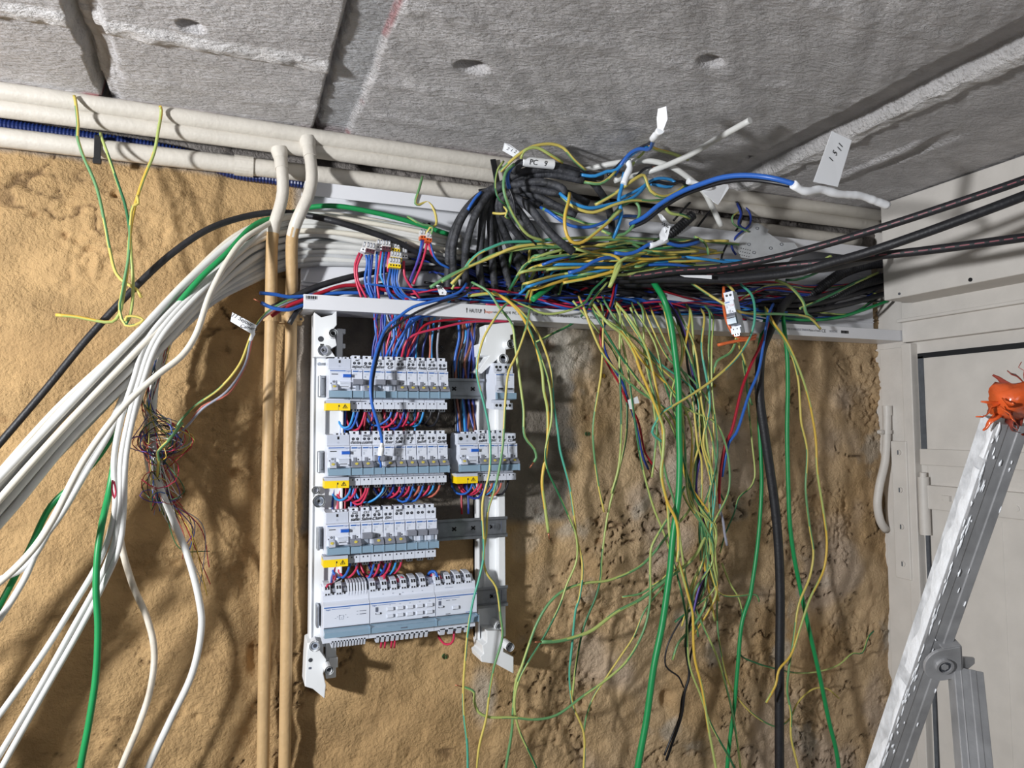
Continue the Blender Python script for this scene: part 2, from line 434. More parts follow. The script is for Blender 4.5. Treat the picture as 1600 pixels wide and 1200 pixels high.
def build_wall():
    xs = np.arange(-1.16, XR + 0.02, 0.0038); zs = np.arange(0.0, ZC + 0.02, 0.0038)
    X, Z = np.meshgrid(xs, zs)
    h, crack, pit, crumble, rough = wall_height(X, Z)
    C = lambda *a: np.array(srgb(*a))
    ochre, brown, cem, pale, pink = C(194, 160, 114), C(202, 174, 138), C(124, 118, 110), C(200, 192, 180), C(202, 180, 158)
    col = np.ones(X.shape + (3,)) * ochre
    def mixin(c, w): 
        nonlocal col
        w = np.clip(w, 0, 1)[..., None]; col = col * (1 - w) + c * w
    mixin(brown, 0.85 * sstep(0.35, 0.75, X + 0.12 * fbm(X, Z, 4, 3, 50)))
    mixin(C(182, 148, 104), 0.6 * sstep(0.0, 0.4, fbm(X, Z, 5, 3, 51)))
    mixin(pink, 0.9 * sstep(0.0, 0.3, fbm(X, Z, 4.2, 3, 52)) * sstep(0.45, 0.7, X))
    # bare cement behind the board and the old box outline
    px = sstep(xz(470, 600)[0], xz(478, 600)[0], X + 0.006 * fbm(X, Z, 20, 2, 8)) * (1 - sstep(xz(885, 600)[0], xz(905, 600)[0], X + 0.03 * fbm(X, Z, 14, 3, 9)))
    pz = sstep(xz(700, 835)[1], xz(700, 815)[1], Z + 0.008 * fbm(X, Z, 20, 2, 18))
    mixin(cem, 0.95 * px * pz)
    mixin(pale, 0.75 * px * pz * sstep(0.02, 0.25, fbm(X, Z, 9, 4, 53)) * sstep(0.36, 0.44, X))
    mixin(C(92, 86, 80), 0.6 * px * pz * sstep(0.0, 0.3, fbm(X, Z, 8, 4, 54)) * (1 - sstep(0.36, 0.44, X)))  # dark cement blotches, also deepened to paint in the shade behind the board
    mixin(C(150, 140, 128), 0.9 * blob(X, Z, xz(1100, 600), .035, .05, .4, 4))
    mixin(pale, 0.8 * blob(X, Z, xz(905, 540), .05, .045, .6, 6, .6))
    mixin(pale, 0.55 * sstep(0.28, 0.5, fbm(X, Z, 7.5, 4, 55)) * sstep(0.40, 0.6, X))
    mixin(pale, 0.6 * blob(X, Z, xz(760, 1090), .02, .045, .6, 7)); mixin(pale, 0.5 * blob(X, Z, xz(1060, 735), .03, .03, .6, 9))
    mixin(C(176, 168, 160), 0.85 * sstep(xz(452, 350)[0], xz(470, 350)[0], X) * (1 - sstep(xz(486, 700)[0], xz(492, 700)[0], X)) * sstep(1.50, 1.58, Z + 0.03 * fbm(X, Z, 20, 3, 60)))
    # unpainted grey strip under the ceiling
    mixin(C(132, 126, 122), sstep(xz(0, 236)[1], xz(0, 224)[1], Z + 0.006 * fbm(X, Z, 25, 3, 61)))
    mixin(C(120, 84, 50), 0.55 * pit); mixin(C(92, 70, 50), 0.75 * crack)
    grid_obj('wall_back', X, -h, Z, col, WALL_M)['kind'] = 'structure'
build_wall()

def build_ceiling():
    xs = np.arange(-1.16, XR + 0.03, 0.0038); ys = np.arange(-1.02, 0.02, 0.0038)
    X, Y = np.meshgrid(xs, ys)
    n1 = fbm(X, Y, 5, 3, 70)
    Xw = X + 0.004 * fbm(X, Y, 16, 3, 71) + 0.0015 * fbm(X, Y, 70, 2, 72)
    Yw = Y + 0.005 * fbm(X, Y, 14, 3, 73)
    h = 0.003 * n1 + 0.0018 * fbm(X * 0.5, Y, 24, 4, 74)           # h > 0 hangs lower
    h = h + 0.0011 * np.abs(fbm(X * 0.35, Y, 110, 3, 75))
    band = lambda t, a, b, s: sstep(a - s, a + s, t) * (1 - sstep(b - s, b + s, t))
    # joist strip between the planks
    h = h - 0.006 * band(Xw, .1155, .163, .0025) - 0.016 * band(Xw, .111, .1165, .0015) - 0.004 * band(Xw, .162, .167, .002)
    # jagged crack and its broken strip on the left
    cx = -.180 + 0.006 * fbm(Y * 0 + 1, Y, 18, 3, 76)
    h = h - 0.024 * band(X, cx - .004, cx + .0035, .0016) - 0.011 * band(X, cx, cx + .030 + 0.012 * fbm(X, Y, 20, 3, 77), .003) * sstep(-.10, -.16, Y + 0.03 * n1)
    h = h - 0.006 * band(X, cx, cx + .018, .003)
    # deep joint on the right with a plaster ridge on its far side
    gw = 0.006 * fbm(X, Y, 9, 3, 78)
    h = h - 0.020 * band(Xw + gw, .858, .925, .004) + 0.008 * band(Xw + gw, .926, .960, .004) * (0.7 + 0.6 * fbm(X, Y, 30, 3, 79))
    # shorter crack near the right wall
    h = h + 0.006 * band(Xw + gw, 1.062, 1.080, .003) * band(Y, -.36, -.15, .03) - 0.006 * band(Xw + gw, 1.08, 1.115, .006) * band(Y, -.40, -.24, .05)
    # shuttering ridges along the wall direction
    for y0, x0, x1, a in ((-.262, -.7, .112, .0075), (-.455, -.7, .112, .004), (-.13, -.17, .112, .0022), (-.245, .17, .87, .0025), (-.135, .17, .87, .002), (-.43, .17, .87, .0022), (-.60, .17, .87, .0025)):
        w = 0.012 + 0.004 * fbm(X, Y, 12, 2, 81)
        h = h + a * band(Yw, y0 - w, y0 + w, .006) * band(X, x0, x1, .004) * (0.7 + 0.8 * fbm(X, Y, 35, 3, 82))
    # trowel strokes across the big plank and toothed streaks by its edge
    t = (X * 0.75 - Y * 0.65)
    h = h + 0.0016 * perlin(t * 42, (X * 0.65 + Y * 0.75) * 3.0, 83) * band(X, .17, .86, .01)
    # holes
    for u, v, rx, ry, dep in ((740, 105, .019, .013, .020), (1112, 97, .016, .010, .012), (1170, 247, .006, .006, .012), (300, 42, .012, .010, .014)):
        c = PC(u, v); h = h - dep * blob(X, Y, (c.x, c.y), rx, ry, .35, int(u))
    C = lambda *a: np.array(srgb(*a))
    col = np.ones(X.shape + (3,)) * C(208, 205, 206)
    def mixin(c, w):
        nonlocal col
        w = np.clip(w, 0, 1)[..., None]; col = col * (1 - w) + c * w
    mixin(C(222, 219, 220), 0.7 * sstep(0.0, 0.35, fbm(X, Y, 7, 3, 90)))
    mixin(C(196, 197, 201), 0.9 * band(Xw, .1155, .163, .003))
    mixin(C(234, 231, 230), 0.85 * band(Xw + gw, .926, .962, .004))
    mixin(C(230, 227, 226), 0.7 * band(Yw, -.280, -.246, .006) * band(X, -.7, .112, .004))
    mixin(C(204, 178, 176), 0.5 * band(Y, -.06, .02, .015) * sstep(-0.1, 0.3, fbm(X, Y, 10, 3, 91)))
    mixin(C(190, 70, 76), 0.75 * blob(X, Y, (PC(150, 150).x, PC(150, 150).y), .016, .010, .6, 92, .6))
    mixin(C(160, 60, 66), 0.65 * band(Xw, .1625, .168, .0015) * sstep(0.0, 0.3, fbm(X, Y, 16, 2, 93)))
    o = grid_obj('ceiling', X, Y, ZC - np.clip(h, -0.03, 0.012), col, CEIL_M); o['kind'] = 'structure'
build_ceiling()

def build_floor():
    b = MB(); b.box(-1.2, XR + 0.1, -2.2, 0.06, -0.05, 0.0, 'cement')
    tag(b.build('floor'), kind='structure')
build_floor()
# ------------------------------------------------------------------ right-hand side: post, door, beam
def build_right_wall():
    b = MB()
    b.box(XR, XR + 0.08, -1.3, 0.02, 0.0, ZC + 0.02, 'wood_white')
    tag(b.build('wall_right'), kind='structure')
    # corner post and head of the door frame
    b = MB()
    b.box(XR - 0.012, XR, -0.068, -0.004, 0.0, 1.770, 'wood_white')
    b.box(XR - 0.020, XR, -0.090, -0.066, 0.0, 1.775, 'wood_white')
    tag(b.build('trim_1', bevel=0.0015), kind='structure')
    b = MB()
    b.box(XR - 0.020, XR, -1.2, -0.070, 1.778, 1.868, 'wood_white')
    b.box(XR - 0.034, XR, -1.2, -0.068, 1.822, 1.829, 'wood_white')
    tag(b.build('trim_2', bevel=0.0015), kind='structure')
    # door leaf: frame boards, panel and dark rebate gap round it
    d = empty('door_1', (XR, -0.5, 0.9)); d['kind'] = 'structure'
    def part(name, bb, bev=0.0015):
        o = bb.build(name, d, bev); o.matrix_parent_inverse = Matrix.Translation((-XR, 0.5, -0.9)); return o
    b = MB(); b.box(XR - 0.006, XR + 0.0, -1.15, -0.108, 0.02, 1.742, 'wood_white'); part('door_leaf', b)
    b = MB(); b.box(XR - 0.0075, XR - 0.004, -1.15, -0.096, 1.741, 1.752, 'gap_dark'); b.box(XR - 0.0075, XR - 0.004, -0.109, -0.096, 1.545, 1.745, 'gap_grey')
    b.box(XR - 0.0075, XR - 0.004, -0.106, -0.098, 0.4, 1.40, 'gap_grey'); part('rebate_gap', b, 0)
    b = MB(); b.box(XR - 0.018, XR - 0.005, -1.15, -0.100, 1.512, 1.546, 'wood_white'); part('mid_rail', b)
    b = MB(); b.box(XR - 0.022, XR - 0.005, -1.15, -0.114, 1.420, 1.470, 'wood_white')
    b.box(XR - 0.013, XR - 0.006, -0.235, -0.190, 1.412, 1.4205, 'wood_white'); hs = part('hinge_strap', b, 0.002)
    b = MB()
    for y, z in ((-0.150, 1.447), (-0.205, 1.443), (-0.30, 1.44)):
        b.cyl((XR - 0.0240, y, z), (XR - 0.021, y, z), 0.0058, 'wood_white', n=12)
    b.box(XR - 0.030, XR - 0.020, -0.172, -0.158, 1.441, 1.452, 'wood_white')
    o = b.build('hinge_screws', hs)
    b = MB(); b.cyl((XR - 0.020, -0.108, 1.365), (XR - 0.020, -0.108, 1.487), 0.011, 'wood_white', n=14); b.cyl((XR - 0.020, -0.108, 1.487), (XR - 0.020, -0.108, 1.496), 0.007, 'wood_white', n=10)
    part('hinge_barrel', b, 0)
    b = MB(); b.box(XR - 0.024, XR - 0.012, -0.073, -0.034, 1.262, 1.562, 'wood_white'); pl = part('hinge_plate', b, 0.002)
    b = MB()
    for z in (1.537, 1.455, 1.375, 1.295):
        b.cyl((XR - 0.0275, -0.055, z), (XR - 0.024, -0.055, z), 0.0062, 'wood_white', n=12)
        b.box(XR - 0.0282, XR - 0.0272, -0.0564, -0.0536, z - 0.005, z + 0.005, 'gap_grey')
    b.build('plate_screws', pl)
    b = MB()
    for y in (-0.26, -0.36, -0.48):
        b.box(XR - 0.0068, XR - 0.0055, y - 0.0012, y + 0.0012, 0.1, 1.41, 'wood_white')
    part('board_joints', b, 0)
    # boxed beam under the ceiling
    b = MB()
    b.box(1.285, XR, -1.2, -0.098, 1.862, ZC - 0.004, 'wood_white')
    o = b.build('ceiling_beam', bevel=0.002); tag(o, kind='structure')
    b = MB()
    q = PR(1516, 437, XR - 1.284); q2 = PR(1405, 462, XR - 1.284)
    b.cyl((1.2835, q.y, q.z), (1.2855, q.y, q.z), 0.0038, 'hole_black'); b.cyl((1.2838, q2.y, q2.z + .004), (1.2855, q2.y, q2.z + .004), 0.0028, 'gap_grey')
    b.build('beam_screws', o)
build_right_wall()
# ------------------------------------------------------------------ distribution board: frame, rails, modules
def text_mesh(s, size, m, loc=(0, 0, 0), shear=0.0, width=None, rot=0.0, offset=0.0, plane='XZ'):
    c = bpy.data.curves.new('t', 'FONT'); c.body = s; c.size = 1.0; c.shear = shear; c.offset = offset
    c.align_x = 'CENTER'; c.align_y = 'CENTER'; c.resolution_u = 2
    o = bpy.data.objects.new('t', c); COL.objects.link(o)
    dg = bpy.context.evaluated_depsgraph_get()
    me = bpy.data.meshes.new_from_object(o.evaluated_get(dg))
    bpy.data.objects.remove(o); bpy.data.curves.remove(c)
    n = len(me.vertices); co = np.zeros(n * 3); me.vertices.foreach_get('co', co); co = co.reshape(-1, 3) * size
    if width is not None and n:
        w = co[:, 0].max() - co[:, 0].min()
        if w > width: co[:, 0] *= width / w
    cr, sr = math.cos(rot), math.sin(rot)
    x = co[:, 0] * cr - co[:, 1] * sr; y = co[:, 0] * sr + co[:, 1] * cr
    if plane == 'XZ': out = np.stack([x + loc[0], np.full(n, loc[1]), y + loc[2]], 1)
    me.vertices.foreach_set('co', out.ravel()); me.materials.clear(); me.materials.append(MATS[m]); me.update()
    return me
def mesh_to_mb(b, me, m):
    b.add([v.co[:] for v in me.vertices], [tuple(p.vertices) for p in me.polygons], m)
    bpy.data.meshes.remove(me)

MW = 0.0175
# all modules: local x from 0, y = 0 at the rail side and negative to the front, z = 0 at the bottom edge of the clear strip
YB, YT, YM, YS = 0.0, -0.040, -0.047, -0.059
def body_profile():
    return [(YB, -0.013), (YT, -0.016), (YT, -0.0048), (-0.026, -0.0040), (-0.026, 0.0006), (YM, 0.001), (YM, 0.0455), (YT, 0.047), (YT, 0.063), (YB + -0.006, 0.0645), (YB, 0.058)]
def prof_yz(b, prof, x0, x1, m):
    b.prism(prof, x0, x1, m, 'x')
def disc(b, x, y, z, r, m, n=10):
    b.cyl((x, y + 0.003, z), (x, y - 0.0004, z), r, m, n=n, smooth=False)
def small_breaker_meshes():
    D = {}
    b = MB(); w = MW - 0.0004
    prof_yz(b, body_profile(), 0.0002, w, 'breaker_white')
    for x in (0.0052, 0.0120):
        disc(b, x, YT, 0.0565, 0.0023, 'hole_black'); disc(b, x, YT - 0.0002, 0.0567, 0.0011, 'ink_grey', 6)
        b.box(x - 0.0008, x + 0.0008, YT - 0.0004, YT + 0.001, -0.0085, -0.0062, 'hole_black')
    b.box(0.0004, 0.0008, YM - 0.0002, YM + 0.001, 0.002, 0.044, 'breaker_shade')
    b.box(0.0085, 0.0091, YT - 0.0002, YT + 0.001, 0.049, 0.050, 'print_grey')
    D['body'] = b.mesh('breaker_body')
    b = MB()
    b.box(0.0012, 0.0164, YM - 0.0012, YM, 0.0295, 0.0445, 'breaker_white')
    b.box(0.0016, 0.0098, YM - 0.0015, YM - 0.0011, 0.0418, 0.0438, 'mark_blue')
    for z in (0.039, 0.0372): b.box(0.0022, 0.0085, YM - 0.0014, YM - 0.0011, z, z + 0.0005, 'print_grey')
    for z in (0.0345, 0.0325): b.box(0.0022, 0.0048, YM - 0.0014, YM - 0.0011, z, z + 0.0012, 'print_grey')
    D['plate'] = b.mesh('printed_plate')
    mesh_b = MB(); mesh_to_mb(mesh_b, text_mesh('hager', 0.0034, 'mark_blue', (0.0133, YM - 0.0014, 0.0430), offset=.01), 'mark_blue'); D['logo'] = mesh_b.mesh('logo')
    b = MB()
    b.prism([(YM, 0.0), (YS, 0.0015), (YS, 0.0115), (YM, 0.0130)], 0.0006, 0.0168, 'strip_blue')
    b.box(0.0150, 0.0170, YS - 0.0008, YM, 0.0010, 0.0122, 'strip_blue')
    D['strip'] = b.mesh('label_holder')
    # toggles
    b = MB(); b.prism([(YM, 0.020), (YM - 0.010, 0.0225), (YM - 0.0115, 0.0295), (YM - 0.002, 0.0310), (YM, 0.031)], 0.0016, 0.0162, 'toggle_grey')
    b.box(0.0062, 0.0112, YM - 0.002, YM, 0.0135, 0.0205, 'print_grey')
    D['up'] = b.mesh('toggle_up')
    b = MB(); b.prism([(YM, 0.0225), (YM - 0.004, 0.0215), (YM - 0.0125, 0.0155), (YM - 0.012, 0.0128), (YM, 0.0135)], 0.0012, 0.0166, 'toggle_grey')
    b.box(0.0045, 0.0085, YM - 0.0016, YM, 0.0220, 0.0280, 'toggle_grey'); b.box(0.0112, 0.0124, YM - 0.001, YM, 0.0235, 0.0258, 'hole_black')
    D['down'] = b.mesh('toggle_down')
    b = MB(); c = Vector((0.0088, YM - 0.0086, 0.01835)); n = Vector((0, -0.575, 0.818))
    b.cyl(c - n * 0.001, c + n * 0.0006, 0.0026, 'dot_yellow', n=10, smooth=False); D['dot'] = b.mesh('indicator_dot')
    b = MB()
    b.box(0.0018, 0.0146, YT + 0.003, YT + 0.020, 0.0625, 0.0688, 'breaker_white'); b.cyl((0.0070, YT + 0.0035, 0.0660), (0.0070, YT + 0.0020, 0.0660), 0.0017, 'hole_black', n=8); b.box(0.0090, 0.0128, YT + 0.0026, YT + 0.004, 0.0650, 0.0668, 'paper')
    D['cap'] = b.mesh('terminal_cap')
    b = MB()
    for x in (0.0045, 0.0085, 0.0125): b.box(x, x + 0.0014, YT + 0.001, YT + 0.016, -0.0205, -0.0155, 'galvanised')
    b.box(0.0045, 0.0139, YT + 0.001, YT + 0.002, -0.0205, -0.0195, 'galvanised')
    D['clip'] = b.mesh('terminal_clip')
    return D
BRK = small_breaker_meshes()
def rcd_meshes():
    D = {}
    b = MB(); w = 2 * MW - 0.0004
    prof_yz(b, body_profile(), 0.0002, w, 'breaker_white')
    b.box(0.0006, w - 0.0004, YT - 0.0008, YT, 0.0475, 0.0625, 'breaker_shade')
    b.box(0.0158, 0.0188, YT - 0.0011, YT, 0.0560, 0.0605, 'hole_black'); b.ring((0.0173, YT, 0.051), (0.0173, YT - 0.0010, 0.051), 0.0014, 0.0009, 'print_grey', 8)
    D['body'] = b.mesh('rcd_body')
    b = MB()
    b.box(0.0012, w - 0.001, YM - 0.0012, YM, 0.0285, 0.0450, 'breaker_white')
    b.box(0.0018, 0.0255, YM - 0.0015, YM - 0.0011, 0.0425, 0.0439, 'mark_blue')
    mesh_to_mb(b, text_mesh('hager', 0.0036, 'mark_blue', (0.0300, YM - 0.0014, 0.0432)), 'mark_blue')
    b.box(0.0040, 0.0140, YM - 0.0015, YM - 0.0011, 0.0372, 0.0385, 'ink'); b.box(0.0025, 0.0320, YM - 0.0014, YM - 0.0011, 0.0405, 0.0408, 'print_grey')
    D['plate'] = b.mesh('rcd_plate')
    b = MB(); b.prism([(YM, 0.0325), (YM - 0.006, 0.0335), (YM - 0.006, 0.0375), (YM, 0.0385)], 0.0215, 0.0335, 'button_blue'); D['test'] = b.mesh('test_button')
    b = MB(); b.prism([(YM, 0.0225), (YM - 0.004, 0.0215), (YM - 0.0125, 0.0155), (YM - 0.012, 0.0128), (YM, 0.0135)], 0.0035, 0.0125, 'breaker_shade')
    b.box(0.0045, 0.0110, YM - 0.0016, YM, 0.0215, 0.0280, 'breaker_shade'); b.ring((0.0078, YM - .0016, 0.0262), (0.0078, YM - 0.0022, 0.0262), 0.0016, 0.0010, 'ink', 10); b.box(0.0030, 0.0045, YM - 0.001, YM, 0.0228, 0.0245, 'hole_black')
    D['toggle'] = b.mesh('rcd_toggle')
    b = MB(); c = Vector((0.008, YM - 0.0086, 0.01835)); n = Vector((0, -0.575, 0.818))
    b.cyl(c - n * 0.001, c + n * 0.0006, 0.0026, 'dot_yellow', n=10, smooth=False); D['dot'] = b.mesh('rcd_dot')
    b = MB(); b.prism([(YM, 0.0140), (YM - 0.003, 0.0145), (YM - 0.003, 0.0255), (YM, 0.0265)], 0.0165, 0.0330, 'breaker_white')
    b.prism([(YM - .003, 0.0150), (YM - 0.008, 0.0155), (YM - 0.008, 0.0172), (YM - .003, 0.0180)], 0.0185, 0.0310, 'breaker_white'); b.box(0.019, 0.030, YM - 0.0034, YM - 0.0028, 0.0182, 0.0190, 'hole_black')
    for z in (0.0205, 0.0225, 0.0242): b.box(0.018, 0.0315, YM - 0.0034, YM - 0.0028, z, z + 0.0006, 'print_grey')
    D['cover'] = b.mesh('mechanism_cover')
    b = MB(); b.prism([(YM, 0.0), (YS, 0.0015), (YS, 0.0115), (YM, 0.0130)], 0.0006, w - 0.0008, 'strip_blue'); b.box(w - 0.003, w - 0.0006, YS - 0.0008, YM, 0.0010, 0.0122, 'strip_blue'); D['strip'] = b.mesh('rcd_strip')
    b = MB()
    b.prism([(YT - 0.009, -0.0185), (YT - 0.009, -0.0075), (YT, -0.0040), (YT + 0.02, -0.0040), (YT + 0.02, -0.0185)], -0.0035, 0.0330, 'label_yellow')
    b.box(0.0150, 0.0165, YT - 0.0095, YT - 0.0085, -0.0130, -0.0100, 'ink'); b.box(0.0147, 0.0150, YT - 0.0094, YT - 0.0085, -0.0185, -0.0130, 'toggle_grey')
    y = YT - 0.0093
    for (x0, z0), (x1, z1) in (((0.0215, -0.0150), (0.0250, -0.0092)), ((0.0250, -0.0092), (0.0285, -0.0150)), ((0.0285, -0.0150), (0.0215, -0.0150)), ((0.0250, -0.0110), (0.0245, -0.0130)), ((0.0245, -0.0130), (0.0253, -0.0128)), ((0.0253, -0.0128), (0.0248, -0.0145))):
        b.cyl((x0, y, z0), (x1, y, z1), 0.00035, 'ink', n=5)
    D['flap'] = b.mesh('yellow_cover')
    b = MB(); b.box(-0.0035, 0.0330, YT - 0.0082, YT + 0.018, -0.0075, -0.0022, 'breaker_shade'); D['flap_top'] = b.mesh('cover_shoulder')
    b = MB()
    for x0 in (0.012, 0.023): b.box(x0, x0 + 0.0095, YT + 0.006, YT + 0.020, 0.0625, 0.0660, 'breaker_white'); b.cyl((x0 + 0.004, YT + 0.0065, 0.0645), (x0 + 0.004, YT + 0.0052, 0.0645), 0.0013, 'hole_black', n=8)
    D['cap'] = b.mesh('rcd_cap')
    return D
RCDM = rcd_meshes()
BACK = 0.028                                  # distance of the modules' back from the wall
def inst(name, me, parent): return link(name, me, parent)
def scribble(s, x, z, w, parent, size=0.0072):
    o = link('handwriting', text_mesh(s, size * random.uniform(.92, 1.1), 'ink', (x, YT - 0.0010, z), 0.35, w, random.uniform(-.05, .16), 0.020), parent)
    return o
def place_breaker(x, z0, up, hi, lo, label, group, cap=True, clip=True):
    e = empty('circuit_breaker', (x, -BACK, z0), label, 'circuit breaker', group)
    inst('housing', BRK['body'], e); inst('printed_plate', BRK['plate'], e); inst('brand_lettering', BRK['logo'], e)
    inst('label_holder', BRK['strip'], e)
    t = inst('toggle', BRK['up' if up else 'down'], e)
    if not up: tag(inst('indicator_dot', BRK['dot'], t), 'small yellow dot on the toggle')
    if cap: inst('terminal_cap', BRK['cap'], e)
    if clip: inst('terminal_clip', BRK['clip'], e)
    if hi: scribble(hi, 0.0088, 0.0612, 0.0125, e, 0.0052)
    if lo: scribble(lo, 0.0088, 0.0510, 0.0165, e)
    return e
def place_rcd(x, z0, label, group, screws=False):
    e = empty('residual_current_breaker', (x, -BACK, z0), label, 'circuit breaker', group)
    inst('housing', RCDM['body'], e); inst('printed_plate', RCDM['plate'], e); tag(inst('test_button', RCDM['test'], e), 'blue test button')
    t = inst('toggle', RCDM['toggle'], e); tag(inst('indicator_dot', RCDM['dot'], t), 'small yellow dot on the toggle')
    inst('mechanism_cover', RCDM['cover'], e); inst('label_holder', RCDM['strip'], e)
    tag(inst('terminal_cover', RCDM['flap'], e), 'yellow cover with a black triangle'); inst('cover_shoulder', RCDM['flap_top'], e); inst('terminal_cap', RCDM['cap'], e)
    if screws:
        b = MB()
        for xx in (0.006, 0.029): b.cyl((xx, YT - 0.0006, 0.055), (xx, YT - 0.0014, 0.055), 0.0032, 'hole_black', n=12)
        b.build('terminal_screws', e)
    return e

ORD = ['first', 'second', 'third', 'fourth', 'fifth', 'sixth', 'seventh', 'eighth', 'ninth']
Z1, Z2, Z3, Z4 = 1.6440, 1.5245, 1.4050, 1.2830
ROWS = [
    ('top row', 0.1355, Z1, 'udUuddddd', ['sal', '', 'ECL', 'EC', 'PC', 'PC 1', 'ECL', 'PC', ''], ['sejour', 'Chamb', 'cellier', 'Cir', 'couloir', 'Sejour', '1nda', 'Cuisine', 'four']),
    ('second row', 0.1345, Z2, 'dduddddddd'[:9], ['', 'FRIGO', '', 'PC SDB', 'SC', 'PST', 'Lav', '', ''], ['chambre', 'cuisine', '', 'four', 'SdM 1', '2', 'Sechet', 'L V', 'Garage']),
    ('third row', 0.1340, Z3, 'dudddu' + 'uu', ['CLL', 'CL1', 'PC', '', 'PRISE', '', '', ''], ['salle', 'Salon', 'Cham', 'Elec', '', '', '', '']),
]
HI = {'top row': 'breakers of the top row', 'second row': 'breakers of the second row', 'third row': 'breakers of the third row'}
for rname, x0, z0, st, hi, lo in ROWS:
    place_rcd(x0, z0, f'double-width white breaker with blue button and yellow cover at left end of the {rname}', 'wide breakers with yellow covers')
    for i, s in enumerate(st):
        up = s in 'uU'
        lab = f'narrow breaker in the {rname}, {ORD[i]} right of its wide breaker, toggle {"up" if up else "down"}'
        place_breaker(x0 + 2 * MW + i * MW, z0, up, hi[i], lo[i], lab, HI[rname])
xr = P(719, 730, 0.085).x
place_rcd(xr, Z2, 'double-width white breaker with yellow cover leading the short right-hand row', 'wide breakers with yellow covers', True)
for i, (h_, l_) in enumerate((('ECL', 'cabin'), ('', 'CH1'), ('', 'L BI'), ('', 'CLIM'))):
    e = place_breaker(xr + 2 * MW + i * MW, Z2, False, h_, l_, f'narrow white breaker in the short right-hand row, {ORD[i]} from its wide breaker', 'breakers of the short right-hand row', cap=i < 3, clip=i < 3)
# separate two-pole relay module at the end of the top rail
xq = P(777, 620, 0.085).x
e = empty('relay_module', (xq, -BACK, Z1), 'lone two-module white relay at the right end of the top rail', 'relay')
b = MB(); prof_yz(b, body_profile(), 0, 2 * MW - .0004, 'breaker_white')
for x in (0.0050, 0.0118, 0.0222, 0.0290):
    disc(b, x, YT, 0.0565, 0.0025, 'hole_black'); disc(b, x, YT, -0.0090, 0.0025, 'hole_black')
b.build('housing', e)
b = MB(); b.box(0.001, 0.034, YM - 0.0012, YM, 0.0245, 0.0445, 'breaker_white')
for x in (0.0015, 0.0185):
    b.box(x, x + 0.014, YM - 0.0016, YM - 0.001, 0.0420, 0.0434, 'mark_blue')
    for z in (0.038, 0.0355, 0.033): b.box(x + 0.001, x + 0.008, YM - 0.0015, YM - 0.001, z, z + 0.0006, 'print_grey')
b.build('printed_plate', e)
for x in (0.0060, 0.0225):
    b = MB(); b.box(x, x + 0.0075, YM - 0.004, YM, 0.0175, 0.0205, 'dark_grey'); b.box(x - .003, x + 0.010, YM - 0.0015, YM, 0.0145, 0.0170, 'print_grey'); b.build('toggle', e)
b = MB()
for x in (0.0006, 0.0178): b.prism([(YM, 0.0), (YS, 0.0015), (YS, 0.0115), (YM, 0.0130)], x, x + 0.0162, 'strip_blue')
b.build('label_holder', e)
scribble('Rel', 0.0085, 0.0510, 0.013, e); scribble('TV', 0.0255, 0.0510, 0.013, e)

# bottom row: three wide automation modules
def auto_body(b, w):
    b.prism([(0, -0.008), (YT, -0.012), (YT, -0.001), (YM - .002, 0.0005), (YM - .002, 0.0455), (YT, 0.0500), (YT, 0.0620), (YT + 0.012, 0.0640), (YT + 0.016, 0.0700), (-0.004, 0.0700), (0, 0.060)], 0.0002, w - 0.0004, 'breaker_white')
def auto_module(x, nm, label):
    w = nm * MW; e = empty('automation_module', (x, -BACK, Z4), label, 'control module', 'wide control modules in the bottom row')
    b = MB(); auto_body(b, w); b.build('housing', e)
    b = MB(); b.box(0.0006, w - 0.001, YM - 0.0032, YM - 0.0018, 0.0145, 0.0450, 'breaker_white')
    b.box(0.0008, w - 0.0012, YM - 0.0036, YM - 0.003, 0.0425, 0.0440, 'mark_blue'); b.box(0.0008, w - 0.0012, YM - 0.0034, YM - 0.003, 0.0126, 0.0136, 'dark_grey')
    mesh_to_mb(b, text_mesh('hager', 0.0034, 'mark_blue', (0.007, YM - 0.0036, 0.0402)), 'mark_blue')
    b.box(0.012, min(w - .01, 0.040), YM - 0.0035, YM - 0.003, 0.0400, 0.0405, 'mark_blue')
    b.build('front_plate', e)
    b = MB(); b.prism([(YM, 0.0), (YS - .002, 0.0010), (YS - .002, 0.0085), (YM - .001, 0.0125)], 0.0006, w - 0.0008, 'strip_blue'); b.box(w - .0025, w - .0006, YS - .0028, YM, 0.001, 0.012, 'strip_blue'); b.build('label_holder', e)
    return e, w
def terminal(e, x, white, wires=0):
    b = MB(); m = 'breaker_white' if white else 'toggle_grey'
    if white:
        b.prism([(YT + 0.002, 0.056), (YT - 0.001, 0.0600), (YT - 0.001, 0.0655), (YT + 0.006, 0.0740), (YT + 0.016, 0.0765), (YT + 0.030, 0.0765), (YT + 0.030, 0.060)], x, x + 0.0092, m)
        for k in (0.0026, 0.0066):
            b.box(x + k - 0.0011, x + k + 0.0011, YT - 0.0013, YT + 0.001, 0.0600, 0.0625, 'hole_black')
            b.obox((x + k, YT + 0.0025, 0.0702), (0.0010, 0, 0), (0, 0.0018, 0.0021), (0, -0.0004, 0.0003), 'hole_black')
    else:
        b.prism([(YT + 0.002, 0.056), (YT, 0.0600), (YT + 0.004, 0.0680), (YT + 0.020, 0.0700), (YT + 0.020, 0.060)], x, x + 0.0074, m)
        b.box(x + 0.0025, x + 0.005, YT - 0.0006, YT + 0.001, 0.0600, 0.0640, 'hole_black')
    o = b.build('terminal_block', e)
    if not white: tag(o, 'grey terminal block')
